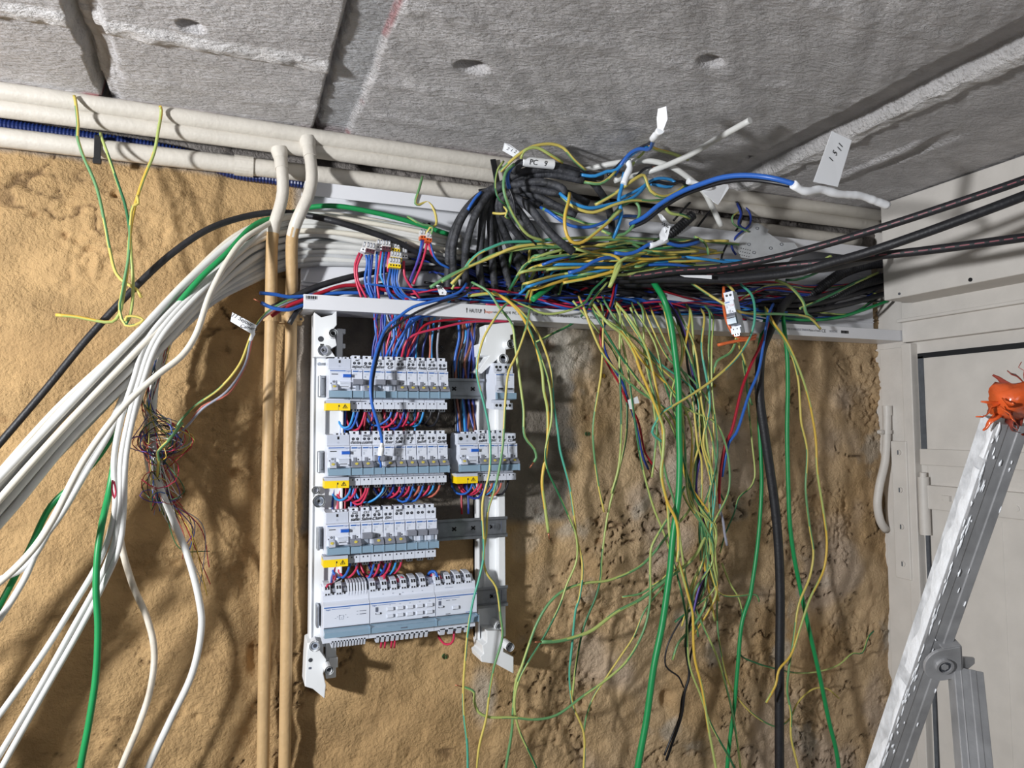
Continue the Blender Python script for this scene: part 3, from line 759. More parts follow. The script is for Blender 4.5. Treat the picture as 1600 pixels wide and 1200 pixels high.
def vents(e, x0, x1, top, n):
    b = MB(); st = (x1 - x0) / n
    for k in range(n):
        x = x0 + k * st
        if top: b.prism([(YT, 0.0560), (YT - 0.001, 0.0610), (YT + 0.006, 0.0745), (YT + 0.018, 0.0770), (YT + 0.03, 0.0770), (YT + 0.03, 0.060)], x, x + st * 0.62, 'breaker_white')
        else: b.prism([(YT, -0.0125), (YT, -0.010), (YT + 0.028, -0.006), (YT + 0.028, -0.020), (YT + 0.004, -0.0210)], x, x + st * 0.6, 'breaker_white')
    if top: b.box(x0, x1, YT + 0.004, YT + 0.03, 0.060, 0.0700, 'hole_black')
    else: b.box(x0, x1, YT + 0.002, YT + 0.028, -0.016, -0.008, 'dark_grey')
    b.build('vent_grille' , e)
xk = P(506.5, 960, 0.087).x
e1, w1 = auto_module(xk, 4, 'left module of bottom row, plain front with small diagram and slotted vents')
for x, wv in ((0.002, 1), (0.0115, 0), (0.0192, 1), (0.0288, 0)): terminal(e1, x, wv)
vents(e1, 0.037, 0.0685, True, 7); vents(e1, 0.014, 0.067, False, 12)
b = MB()
for z in (0.0338, 0.0292): b.box(0.054, 0.064, YM - 0.0036, YM - 0.003, z, z + 0.0009, 'ink_grey'); b.box(0.0495, 0.0520, YM - 0.0036, YM - 0.003, z, z + 0.0008, 'print_grey')
for k in range(7): b.box(0.017 + 0.003 * k, 0.0188 + 0.003 * k, YM - 0.0036, YM - 0.003, 0.0262 + 0.002 * (k % 3), 0.0270 + 0.002 * (k % 3), 'print_grey')
b.ring((0.0265, YM - .003, 0.0275), (0.0265, YM - 0.0036, 0.0275), 0.0046, 0.0041, 'print_grey', 4); b.build('printed_diagram', e1)
e2, w2 = auto_module(xk + 4 * MW, 6, 'middle module of bottom row, ten small rocker buttons in two lines')
terminal(e2, 0.001, 1)
for k in range(6):
    terminal(e2, 0.0115 + k * 0.0156, 0)
    if k < 6: terminal(e2, 0.0192 + k * 0.0156 if k < 5 else 0.0950, 1) if k < 5 else None
for k in range(5):
    for z in (0.0330, 0.0222):
        b = MB(); x = 0.0265 + k * 0.0158
        b.box(x, x + 0.0095, YM - 0.0060, YM - 0.003, z - 0.0022, z + 0.0026, 'breaker_white'); b.box(x + 0.0005, x + 0.0098, YM - 0.0036, YM - 0.003, z - 0.0034, z - 0.0018, 'dark_grey'); b.box(x + 0.0092, x + 0.0108, YM - 0.0040, YM - 0.003, z - 0.0030, z + 0.0022, 'toggle_grey')
        b.build('push_button', e2)
def slider(e, x):
    b = MB(); b.box(x, x + 0.0042, YM - 0.0036, YM - 0.003, 0.0300, 0.0370, 'ink_grey'); b.box(x, x + 0.0085, YM - 0.0042, YM - 0.003, 0.0262, 0.0285, 'dark_grey'); b.box(x + .001, x + 0.0065, YM - 0.006, YM - 0.003, 0.0272, 0.0295, 'breaker_white')
    b.build('mode_switch', e)
slider(e2, 0.0085)
b = MB()
for k in range(5): b.box(0.0300 + k * .0158, 0.0325 + k * .0158, YM - .0036, YM - .003, 0.0385, 0.0393, 'print_grey'); b.box(0.021 + k * .0158, 0.0228 + k * .0158, YT - .0006, YT, 0.0535, 0.0545, 'print_grey')
b.box(0.048, 0.0495, YT - .0008, YT, 0.0508, 0.0525, 'ink'); b.box(0.046, 0.056, YS - .0026, YS - .002, 0.004, 0.0055, 'ink_grey'); b.box(w2 - .022, w2 - .012, YM - .0038, YM - .003, 0.0140, 0.0152, 'dark_grey'); b.build('printed_marks', e2)
vents(e2, 0.012, 0.098, False, 11)
e3, w3 = auto_module(xk + 10 * MW, 4, 'right module of bottom row with one lone rocker button')
for k in range(4): terminal(e3, 0.0015 + 0.0172 * k, 1); terminal(e3, 0.0112 + 0.0172 * k, 0) if k < 3 else None
slider(e3, 0.0045)
b = MB(); b.box(0.028, 0.0375, YM - 0.0060, YM - 0.003, 0.0225, 0.0273, 'breaker_white'); b.box(0.0285, 0.0378, YM - 0.0036, YM - 0.003, 0.0211, 0.0227, 'dark_grey'); b.box(0.0372, 0.0388, YM - 0.004, YM - 0.003, 0.0215, 0.027, 'toggle_grey'); b.build('push_button', e3)
b = MB(); b.box(0.017, 0.0235, YM - .0036, YM - .003, 0.0365, 0.0372, 'ink_grey'); b.box(0.027, 0.034, YM - .0036, YM - .003, 0.0365, 0.0372, 'ink_grey'); b.box(0.0165, 0.024, YM - .0036, YM - .003, 0.0150, 0.0160, 'dark_grey'); b.box(.05, .062, YM - .0036, YM - .003, 0.015, 0.0157, 'mark_blue')
b.box(0.018, 0.032, YT - .0006, YT, 0.0548, 0.0553, 'print_grey'); b.build('printed_marks', e3)
vents(e3, 0.010, 0.066, False, 4)

# ------------------------------------------------------------------ mounting frame with rails
def frame():
    F = empty('board_frame', (0.12, 0, 1.25), 'white plastic mounting frame with steel rails on cement wall', 'mounting frame')
    def part(name, b, bev=0.0012):
        o = b.build(name, F, bev); o.matrix_parent_inverse = Matrix.Translation((-0.12, 0, -1.25)); return o
    xl = P(487, 640, 0.026).x; xl2 = P(537, 640, 0.026).x
    zt, zb = 1.752, 1.232
    b = MB()
    b.box(xl, xl + 0.022, -0.028, 0.0, zb, zt - 0.03, 'frame_white'); b.box(xl + 0.020, xl2, -0.022, 0.0, zb + 0.02, zt - 0.06, 'frame_white')
    b.box(xl + 0.0005, xl + 0.0035, -0.031, -0.02, zb, zt - 0.03, 'frame_white')
    b.box(xl2 - 0.004, xl2, -0.026, -0.01, zb + 0.02, zt - 0.06, 'frame_white')
    up = part('upright', b)
    def XZ(u, v, d=0.050): p = P(u, v, d); return (p.x, p.z)
    # top left corner piece
    b = MB()
    b.prism([XZ(491, 488), (XZ(491, 488)[0], XZ(0, 500)[1] * 0 + XZ(491, 558)[1]), XZ(524, 558), XZ(516, 546), XZ(526, 540), XZ(524, 528), XZ(519, 516), XZ(526, 508), XZ(526, 486), XZ(519, 492), XZ(502, 496)], -0.052, -0.002, 'frame_white', 'y')
    q = P(518, 523, 0.05); b.ring((q.x, -0.0720, q.z), (q.x, -0.0500, q.z), 0.0068, 0.0042, 'frame_white'); b.cyl((q.x, -0.0580, q.z), (q.x, -0.0520, q.z), 0.0042, 'hole_black')
    q = P(500, 531, 0.041); b.cyl((q.x, -0.0525, q.z), (q.x, -0.0480, q.z), 0.0045, 'dark_grey'); b.box(q.x - 0.001, q.x + 0.005, -0.0525, -0.0480, q.z - 0.010, q.z - 0.0075, 'hole_black')
    q = P(504, 548.5, 0.044); b.ring((q.x, -0.0560, q.z), (q.x, -0.0500, q.z), 0.0090, 0.0074, 'frame_white'); b.cyl((q.x, -0.0535, q.z), (q.x, -0.0500, q.z), 0.0074, 'toggle_grey'); b.ring((q.x, -0.0555, q.z), (q.x, -0.0520, q.z), 0.0034, 0.0018, 'frame_white'); b.cyl((q.x, -0.0540, q.z), (q.x, -0.0520, q.z), 0.0018, 'hole_black')
    q = P(498, 569, 0.029); b.cyl((q.x, -0.0405, q.z), (q.x, -0.02, q.z), 0.0022, 'print_grey')
    part('corner_bracket', b)
    b = MB(); xa = P(525, 520, 0.02).x; b.box(xa, xa + 0.010, -0.028, -0.004, 1.690, 1.760, 'frame_white'); b.box(xa + 0.010, xa + 0.017, -0.028, -0.004, 1.690, 1.715, 'frame_white'); b.box(xa + .008, xa + .015, -.024, -.006, 1.752, 1.760, 'frame_white'); b.box(xa + .008, xa + .015, -.024, -.006, 1.728, 1.736, 'frame_white'); part('rail_hanger', b)
    # bosses half way down
    b = MB()
    q = P(493, 766, 0.034); b.ring((q.x, -0.036, q.z), (q.x, -0.020, q.z), 0.0062, 0.0040, 'frame_white'); b.cyl((q.x, -.031, q.z), (q.x, -.02, q.z), .004, 'toggle_grey')
    q = P(498, 783, 0.036); b.ring((q.x, -0.040, q.z), (q.x, -0.020, q.z), 0.0098, 0.0078, 'frame_white'); b.cyl((q.x, -.035, q.z), (q.x, -.02, q.z), .0078, 'print_grey'); b.ring((q.x, -0.039, q.z), (q.x, -0.03, q.z), 0.0042, 0.0024, 'frame_white'); b.cyl((q.x, -.037, q.z), (q.x, -.03, q.z), .0024, 'hole_black')
    b.box(P(494, 772, .03).x, P(500, 772, .03).x, -0.0305, -0.025, q.z + 0.0125, q.z + 0.0145, 'hole_black'); part('screw_boss', b)
    # bottom left corner piece with its pointed tab
    b = MB()
    b.prism([XZ(480, 1005), XZ(478, 1030), XZ(476, 1072), XZ(489, 1076), XZ(507, 1091), XZ(509, 1070), XZ(505, 1052), XZ(510, 1030), XZ(504, 1022), XZ(497, 1012), XZ(494, 1000)], -0.052, -0.002, 'frame_white', 'y')
    q = P(517, 1040, 0.05)
    q = P(512, 1042, 0.056); b.ring((q.x, -0.0740, q.z), (q.x, -0.0480, q.z), 0.0066, 0.0044, 'frame_white'); b.cyl((q.x, -0.0620, q.z), (q.x, -0.0480, q.z), 0.0044, 'dark_grey')
    q = P(490, 1006, 0.042); b.ring((q.x, -0.0545, q.z), (q.x, -0.0500, q.z), 0.0082, 0.0060, 'frame_white'); b.cyl((q.x, -0.0525, q.z), (q.x, -0.0500, q.z), 0.0060, 'print_grey'); b.cyl((q.x + .001, -0.0529, q.z), (q.x + .001, -0.0500, q.z), 0.0030, 'dark_grey')
    q = P(484, 1028, 0.041); b.cyl((q.x, -0.0525, q.z), (q.x, -0.0480, q.z), 0.0032, 'dark_grey'); b.box(q.x - 0.003, q.x + 0.002, -0.0525, -0.0480, q.z - 0.014, q.z - 0.010, 'ink_grey')
    part('corner_bracket', b)
    b = MB(); xa = P(508, 1020, .02).x; b.box(xa, xa + .016, -0.030, -0.004, 1.205, 1.262, 'frame_white'); b.box(xa + .004, xa + .018, -0.036, -0.012, 1.222, 1.238, 'frame_white'); part('rail_hanger', b)
    # right upright and its corner pieces
    xa, xb = P(746, 840, 0.024).x, P(789, 840, 0.024).x
    b = MB(); b.box(xa, xb, -0.010, 0.0, 1.235, 1.740, 'frame_white'); b.box(xa, xa + 0.004, -0.026, 0, 1.235, 1.740, 'frame_white'); b.box(xb - 0.013, xb, -0.026, 0.0, 1.235, 1.740, 'frame_white')
    b.box(xa + .014, xa + .018, -.016, 0, 1.30, 1.70, 'frame_white'); part('upright', b)
    b = MB()
    b.prism([XZ(757, 508), XZ(802, 503), XZ(802, 522), XZ(797, 524), XZ(798, 543), XZ(790, 546), XZ(790, 562), XZ(778, 560), XZ(752, 584), XZ(746, 580), XZ(764, 556), XZ(750, 556), XZ(748, 537), XZ(757, 535), XZ(759, 522)], -0.052, -0.002, 'frame_white', 'y')
    b.box(P(778, 517, .05).x, P(788, 517, .05).x, -0.047, -0.038, P(0, 528, .05).z, P(0, 512, .05).z, 'frame_white'); b.box(P(790, 512, .05).x, P(801, 512, .05).x, -0.050, -0.038, P(780, 520, .05).z, P(780, 510, .05).z, 'frame_white')
    q = P(793, 539, 0.056); b.ring((q.x, -0.0740, q.z), (q.x, -0.0480, q.z), 0.0078, 0.0050, 'frame_white'); b.cyl((q.x, -0.0600, q.z), (q.x, -0.0480, q.z), .005, 'dark_grey')
    q = P(782, 562, 0.044); b.ring((q.x, -0.0600, q.z), (q.x, -0.0420, q.z), 0.0088, 0.0066, 'frame_white'); b.cyl((q.x, -0.0520, q.z), (q.x, -0.0420, q.z), .0066, 'toggle_grey')
    part('corner_bracket', b)
    b = MB()
    b.prism([XZ(760, 985), XZ(782, 985), XZ(787, 1003), XZ(786, 1018), XZ(802, 1026), XZ(802, 1052), XZ(774, 1037), XZ(752, 1034), XZ(750, 1025), XZ(755, 1021), XZ(753, 1008), XZ(760, 1003)], -0.052, -0.002, 'frame_white', 'y')
    q = P(791, 1006.5, 0.058); b.ring((q.x, -0.0760, q.z), (q.x, -0.0460, q.z), 0.0074, 0.0048, 'frame_white'); b.cyl((q.x, -0.0620, q.z), (q.x, -0.0460, q.z), .0048, 'dark_grey')
    q = P(795, 1035, .04); b.box(q.x - .004, q.x + .004, -.0386, -.034, q.z - .002, q.z + .002, 'toggle_grey')
    q = P(777, 976, 0.030); b.ring((q.x, -0.0420, q.z), (q.x, -0.008, q.z), 0.0078, 0.0056, 'frame_white'); b.cyl((q.x, -.022, q.z), (q.x, -.008, q.z), .0056, 'dark_grey')
    q = P(751, 984, 0.02); b.cyl((q.x, -0.0115, q.z), (q.x, -0.009, q.z), 0.0045, 'toggle_grey')
    part('corner_bracket', b)
    # rails
    x0 = xl + 0.012; x1 = xb + 0.001
    for zc, xe in ((Z1 + 0.0205, xa + 0.010), (Z2 + 0.0205, xb), (Z3 + 0.0205, x1), (Z4 + 0.0240, x1)):
        b = MB()
        b.box(x0, xe, -0.0285, -0.0270, zc - 0.0125, zc + 0.0125, 'galvanised')
        for s in (-1, 1):
            b.box(x0, xe, -0.0345, -0.0270, zc + s * 0.0125 - 0.0006, zc + s * 0.0125 + 0.0006, 'galvanised')
            b.box(x0, xe, -0.0345, -0.0333, zc + s * 0.0150 - 0.0026, zc + s * 0.0150 + 0.0026, 'galvanised')
        x = x0 + 0.02
        while x < xe - 0.012:
            for r in (0.7, -0.7): b.obox((x, -0.0287, zc), (0.0045 * math.cos(r), 0, 0.0045 * math.sin(r)), (0, 0.0004, 0), (-0.0014 * math.sin(r), 0, 0.0014 * math.cos(r)), 'hole_black')
            x += 0.034
        if zc < Z2:
            q = xb - 0.020; b.cyl((q, -0.0325, zc), (q, -0.028, zc), 0.0056, 'galvanised', n=16); b.ring((q, -.0331, zc), (q, -.0324, zc), .0034, .0022, 'dark_grey', 10); b.box(xb - .009, xb - .008, -.0292, -.028, zc - .009, zc + .009, 'ink_grey')
        part('steel_rail', b, 0)
    # rail end stops seen left of each row
    for zc in (Z1 + 0.0205, Z2 + 0.0205, Z3 + 0.0205, Z4 + 0.0240):
        b = MB(); b.box(xl + 0.0085, xl + 0.0125, -0.050, -0.026, zc - 0.017, zc + 0.017, 'galvanised'); part('rail_stop', b)
    return F
frame()
# ------------------------------------------------------------------ open cable trunking along the wall
TX0 = P(474, 470, 0.065).x
def trunking():
    T = empty('cable_trunking', (TX0, 0, 1.79), 'long open white cable trunking across the wall above the board', 'cable trunking')
    def part(name, b, bev=0.001):
        o = b.build(name, T, bev); o.matrix_parent_inverse = Matrix.Translation((-TX0, 0, -1.79)); return o
    b = MB()
    b.box(TX0, XR - 0.03, -0.006, 0.0, 1.785, 1.985, 'trunk_white')
    for z in (1.830, 1.836, 1.886, 1.893, 1.935): b.box(TX0, XR - 0.03, -0.0085, -0.005, z, z + 0.003, 'trunk_white')
    part('back_plate', b)
    b = MB()
    for u, v in ((495, 402), (536, 406)):
        q = P(u, v, 0.007); b.cyl((q.x, -0.0065, q.z), (q.x, -0.004, q.z), 0.0030, 'hole_black', n=10)
    q = P(498, 401, 0.007); b.box(q.x, q.x + 0.007, -0.0072, -0.006, q.z - 0.001, q.z + 0.001, 'copper')
    for u in (668, 676):
        q = P(u, 346, 0.03); b.box(q.x - .0022, q.x + .0022, -0.0075, -0.005, q.z - .004, q.z + .004, 'hole_black')
    part('screw_holes', b, 0)
    b = MB()
    b.box(TX0, XR + 0.012, -0.066, 0.0, 1.7835, 1.7865, 'trunk_white'); part('bottom_flange', b)
    b = MB()
    b.box(TX0, XR + 0.012, -0.068, -0.0655, 1.7825, 1.8060, 'trunk_white'); b.box(TX0, XR + 0.012, -0.0655, -0.058, 1.8045, 1.8060, 'trunk_white')
    lip = part('front_lip', b)
    # print on the lip
    b = MB(); x = P(478, 470, .068).x; y = -0.0684
    random.seed(4)
    for k in range(11):
        w = random.choice((.0006, .001, .0016)); b.box(x, x + w, y, y + .0006, 1.7985, 1.8035, 'ink'); x += w + random.choice((.0005, .0009))
    b.box(P(478, 470, .068).x, x - .004, y, y + .0006, 1.7970, 1.7976, 'ink_grey')
    def txt(s, u, v, size, m='ink', width=None):
        q = P(u, v, .0684); me = text_mesh(s, size, m, (q.x, -0.0685, 1.7945), 0, width); mesh_to_mb(b, me, m)
    txt('HAUT/UP', 743, 491, 0.0095, width=.0225); 
    def arrow(u):
        q = P(u, 491, .0684).x; b.box(q - .0005, q + .0005, y, y + .0006, 1.7910, 1.7985, 'ink'); b.prism([(q - .0014, 1.7965), (q, 1.7995), (q + .0014, 1.7965)], y, y + .0006, 'ink', 'y')
    arrow(729.5); arrow(757)
    txt('hager', 764, 494, 0.0066, 'w_orange'); txt('tehalit', 776, 494, 0.0052)
    txt('LFE 60190  PVC  IK07  IP4X  T. -5 +60', 812, 494, 0.0072, width=.07)
    txt('EN 50085-2-1', 862, 496, 0.0068); txt('Made in France', 891, 498, 0.0072, width=.036); txt('CE', 913, 499, 0.0115); txt('LFE6019000  9010', 938, 501, 0.0066)
    txt('NE PAS OUVRIR SOUS TENSION', 1245, 514, 0.0066, 'ink_grey', .06); txt('Made in France', 1273, 516, 0.0068, width=.032); txt('CE', 1287, 516, 0.0100); txt('Y9010 04-22 14:35', 1302, 517, 0.0066, 'ink_grey', .022)
    x = P(1314, 516, .068).x
    for k in range(12):
        w = random.choice((.0006, .001, .0018)); b.box(x, x + w, y, y + .0006, 1.7920, 1.7980, 'ink'); x += w + random.choice((.0004, .0008))
    o = b.build('printed_marks', lip)
    b = MB()
    b.box(TX0, XR - 0.03, -0.066, 0.0, 1.982, 1.985, 'trunk_white'); b.box(TX0, XR - 0.03, -0.068, -0.0655, 1.962, 1.985, 'trunk_white'); part('top_flange', b)
    return T
trunking()

# ------------------------------------------------------------------ surface pipes
def paint_below(o, z, second):
    me = o.data; me.materials.append(MATS[second]); k = len(me.materials) - 1
    for p in me.polygons:
        if p.center[2] < z + 0.004 * math.sin(p.center[0] * 900): p.material_index = k
def long_pipe(label, z, y, x0, x1, r, seams=()):
    e = empty('conduit_pipe', (0, y, z), label, 'pipe', 'white pipes along the ceiling edge')
    pts = [np.array((x, 0.0012 * math.sin(x * 5), 0.0018 * math.sin(x * 4 + z * 50))) for x in np.arange(x0, x1, 0.05)]
    link('pipe_run', tube_mesh('pipe_run', smooth_path(pts, 0.02), r, ('pipe_white',), 20), e)
    for s in seams:
        b = MB(); b.ring((s - .014, 0.0012 * math.sin(s * 5), 0.0018 * math.sin(s * 4 + z * 50)), (s + .014, 0.0012 * math.sin(s * 5), .0018 * math.sin(s * 4 + z * 50)), r + 0.0022, r - .001, 'pipe_white', 20); b.build('coupling', e)
    return e
PZ1 = P(300, 187, 0.055); PZ2 = P(300, 210.5, 0.045); PZ3 = P(300, 249.5, 0.022)
long_pipe('uppermost of the three white pipes, running tight under the concrete ceiling', PZ1.z, -0.055, -1.15, XR - .02, 0.0128)
long_pipe('middle of the three white pipes under the ceiling', PZ2.z, -0.045, -1.15, XR - .02, 0.0126)
long_pipe('lowest of the three white pipes, along the top of the painted plaster, with coupling', PZ3.z, -0.022, -1.15, XR - .05, 0.0140, (P(381, 262, .022).x,))
def elbow(label, pts, r, collar):
    w = to3d(pts)
    e = empty('drop_pipe', w[0], label, 'pipe', 'tan painted pipes dropping beside the board')
    o = link('pipe_drop', tube_mesh('pipe_drop', smooth_path(w, 0.012), r, ('pipe_white',), 18), e); o.matrix_parent_inverse = Matrix.Translation(-w[0])
    paint_below(o, P(*collar).z, 'pipe_tan')
    b = MB(); a, c = w[0], w[1]
    d = (c - a).normalized(); b.cyl(a - d * .004, a + d * 0.012, r + .0046, 'pipe_white', r + .0012, n=18); b.cyl(a + d * 0.010, a + d * .030, r + .0010, 'pipe_white', n=18)
    q = b.build('tee_joint', e); q.matrix_parent_inverse = Matrix.Translation(-w[0])
    return e
elbow('left tan pipe dropping from the middle white pipe, beside the white cables', [(437, 238, .048), (441, 268, .056), (442, 300, .054), (437, 325, .052), (429, 350, .050), (425, 380, .047), (424, 440, .036), (423, 497, .020), (420, 640, .018), (414, 960, .018), (410, 1230, .018), (391, 2000, .018)], 0.0092, (425, 374, .02))
elbow('right tan pipe dropping from the uppermost white pipe, next to the board', [(481, 222, .058), (486, 256, .072), (487, 284, .082), (481, 308, .084), (466, 340, .078), (457, 368, .062), (456, 430, .038), (455, 497, .020), (453, 640, .018), (448, 960, .018), (444, 1230, .018), (427, 2000, .018)], 0.0092, (456, 376, .02))
def clip():
    q0, q1 = P(408, 497, .02), P(470, 497, .02)
    e = empty('pipe_clip', (q0.x, 0, q0.z), 'tan painted double clip holding the two dropping pipes to the wall', 'pipe clip')
    def loc(o): o.matrix_parent_inverse = Matrix.Translation((-q0.x, 0, -q0.z))
    b = MB()
    for u in (423.5, 455.5):
        c = P(u, 497, .018); b.ring((c.x, -.018, c.z - .006), (c.x, -.018, c.z + .006), 0.0118, 0.0090, 'pipe_tan', 18)
    loc(b.build('clip_ring', e))
    b = MB(); b.box(P(430, 497, .02).x, P(450, 497, .02).x, -.020, -0.008, q0.z - .006, q0.z + .006, 'pipe_tan'); b.box(P(462, 497, .02).x, P(472, 497, .02).x, -.020, -.004, q0.z - .007, q0.z + .007, 'pipe_tan')
    c = P(470, 499, .02); b.cyl((c.x, -.022, c.z), (c.x, -.02, c.z), .005, 'pipe_tan', n=12); b.cyl((c.x, -.0226, c.z), (c.x, -.02, c.z), .002, 'gap_grey', n=8)
    loc(b.build('clip_bridge', e))
clip()
# blue corrugated conduit behind the pipes
pts = [P(-500, 122, .014), P(-200, 165, .014), P(-40, 188, .014), P(60, 203, .014), P(150, 216, .014), P(240, 230, .012), P(300, 244, .004), P(360, 270, .004), P(420, 279, .008), P(500, 290, .008), P(570, 298, .008), P(640, 306, .006), P(700, 305, .006), P(790, 308, .006)]
o = link('corrugated_conduit', tube_mesh('corrugated_conduit', smooth_path(pts, 0.0024), 0.0088, ('conduit_blue',), 14, corr=0.14)); tag(o, 'blue corrugated conduit showing between and below the white pipes', 'conduit')
# black strap hanging over the lowest pipe on the left
b = MB()
q = P(152, 232, .04); b.box(q.x - .0045, q.x + .0045, -.0395, -.0370, q.z - .018, q.z + .020, 'strap_black'); b.box(q.x - .0045, q.x + .0045, -.0395, -.012, q.z + .018, q.z + .0205, 'strap_black'); b.box(q.x - .0055, q.x + .0055, -.0410, -.0360, q.z - .022, q.z - .014, 'strap_black')
tag(b.build('cable_tie', bevel=.0008), 'black tie strap looped over the lowest white pipe at far left', 'cable tie')
# wide black strap at the middle of the pipes with its fork below
b = MB()
q = P(775, 272, .074); b.obox((q.x, -.0725, q.z), (.0050, 0, .0012), (0, .0012, 0), (-.0050, 0, .026), 'strap_black')
q2 = P(768, 297, .074); b.obox((q2.x - .006, -.0715, q2.z), (.016, 0, .004), (0, .0018, 0), (-.001, 0, .0036), 'strap_black'); b.obox((q2.x + .002, -.0725, q2.z - .004), (.006, 0, -.004), (0, .0022, 0), (.003, 0, .004), 'strap_black')
tag(b.build('strap', bevel=.0008), 'wide black strap around the two upper white pipes above the black cables', 'cable tie')
# pipe stub and clip by the right corner
e = empty('corner_pipe', P(1385, 640, .03), 'short bent white pipe rising beside the door post, held by a clip', 'pipe')
pts = [P(1386, 634, .026), P(1386, 675, .026), P(1383, 720, .024), P(1374, 760, .02), P(1371, 790, .018), P(1376, 815, .014), P(1384, 828, .008)]
o = link('pipe_bend', tube_mesh('pipe_bend', smooth_path(pts, .008), .0088, ('wood_white',), 16), e); o.matrix_parent_inverse = Matrix.Translation(-e.location)
b = MB(); b.ring(pts[0] + Vector((0, 0, -.022)), pts[0], .0102, .0080, 'wood_white', 16); q = b.build('pipe_socket', e); q.matrix_parent_inverse = Matrix.Translation(-e.location)
b = MB(); c = pts[1]; b.ring(c + Vector((0, 0, -.004)), c + Vector((0, 0, .004)), .0108, .0085, 'wood_white', 16)
for s in (-1, 1): b.cyl(c + Vector((s * .017, -.004, 0)), c + Vector((s * .017, .008, 0)), .0050, 'wood_white', n=6)
b.box(c.x - .018, c.x + .018, c.y - .002, c.y + .002, c.z - .003, c.z + .003, 'wood_white'); q = b.build('pipe_clamp', e); q.matrix_parent_inverse = Matrix.Translation(-e.location)

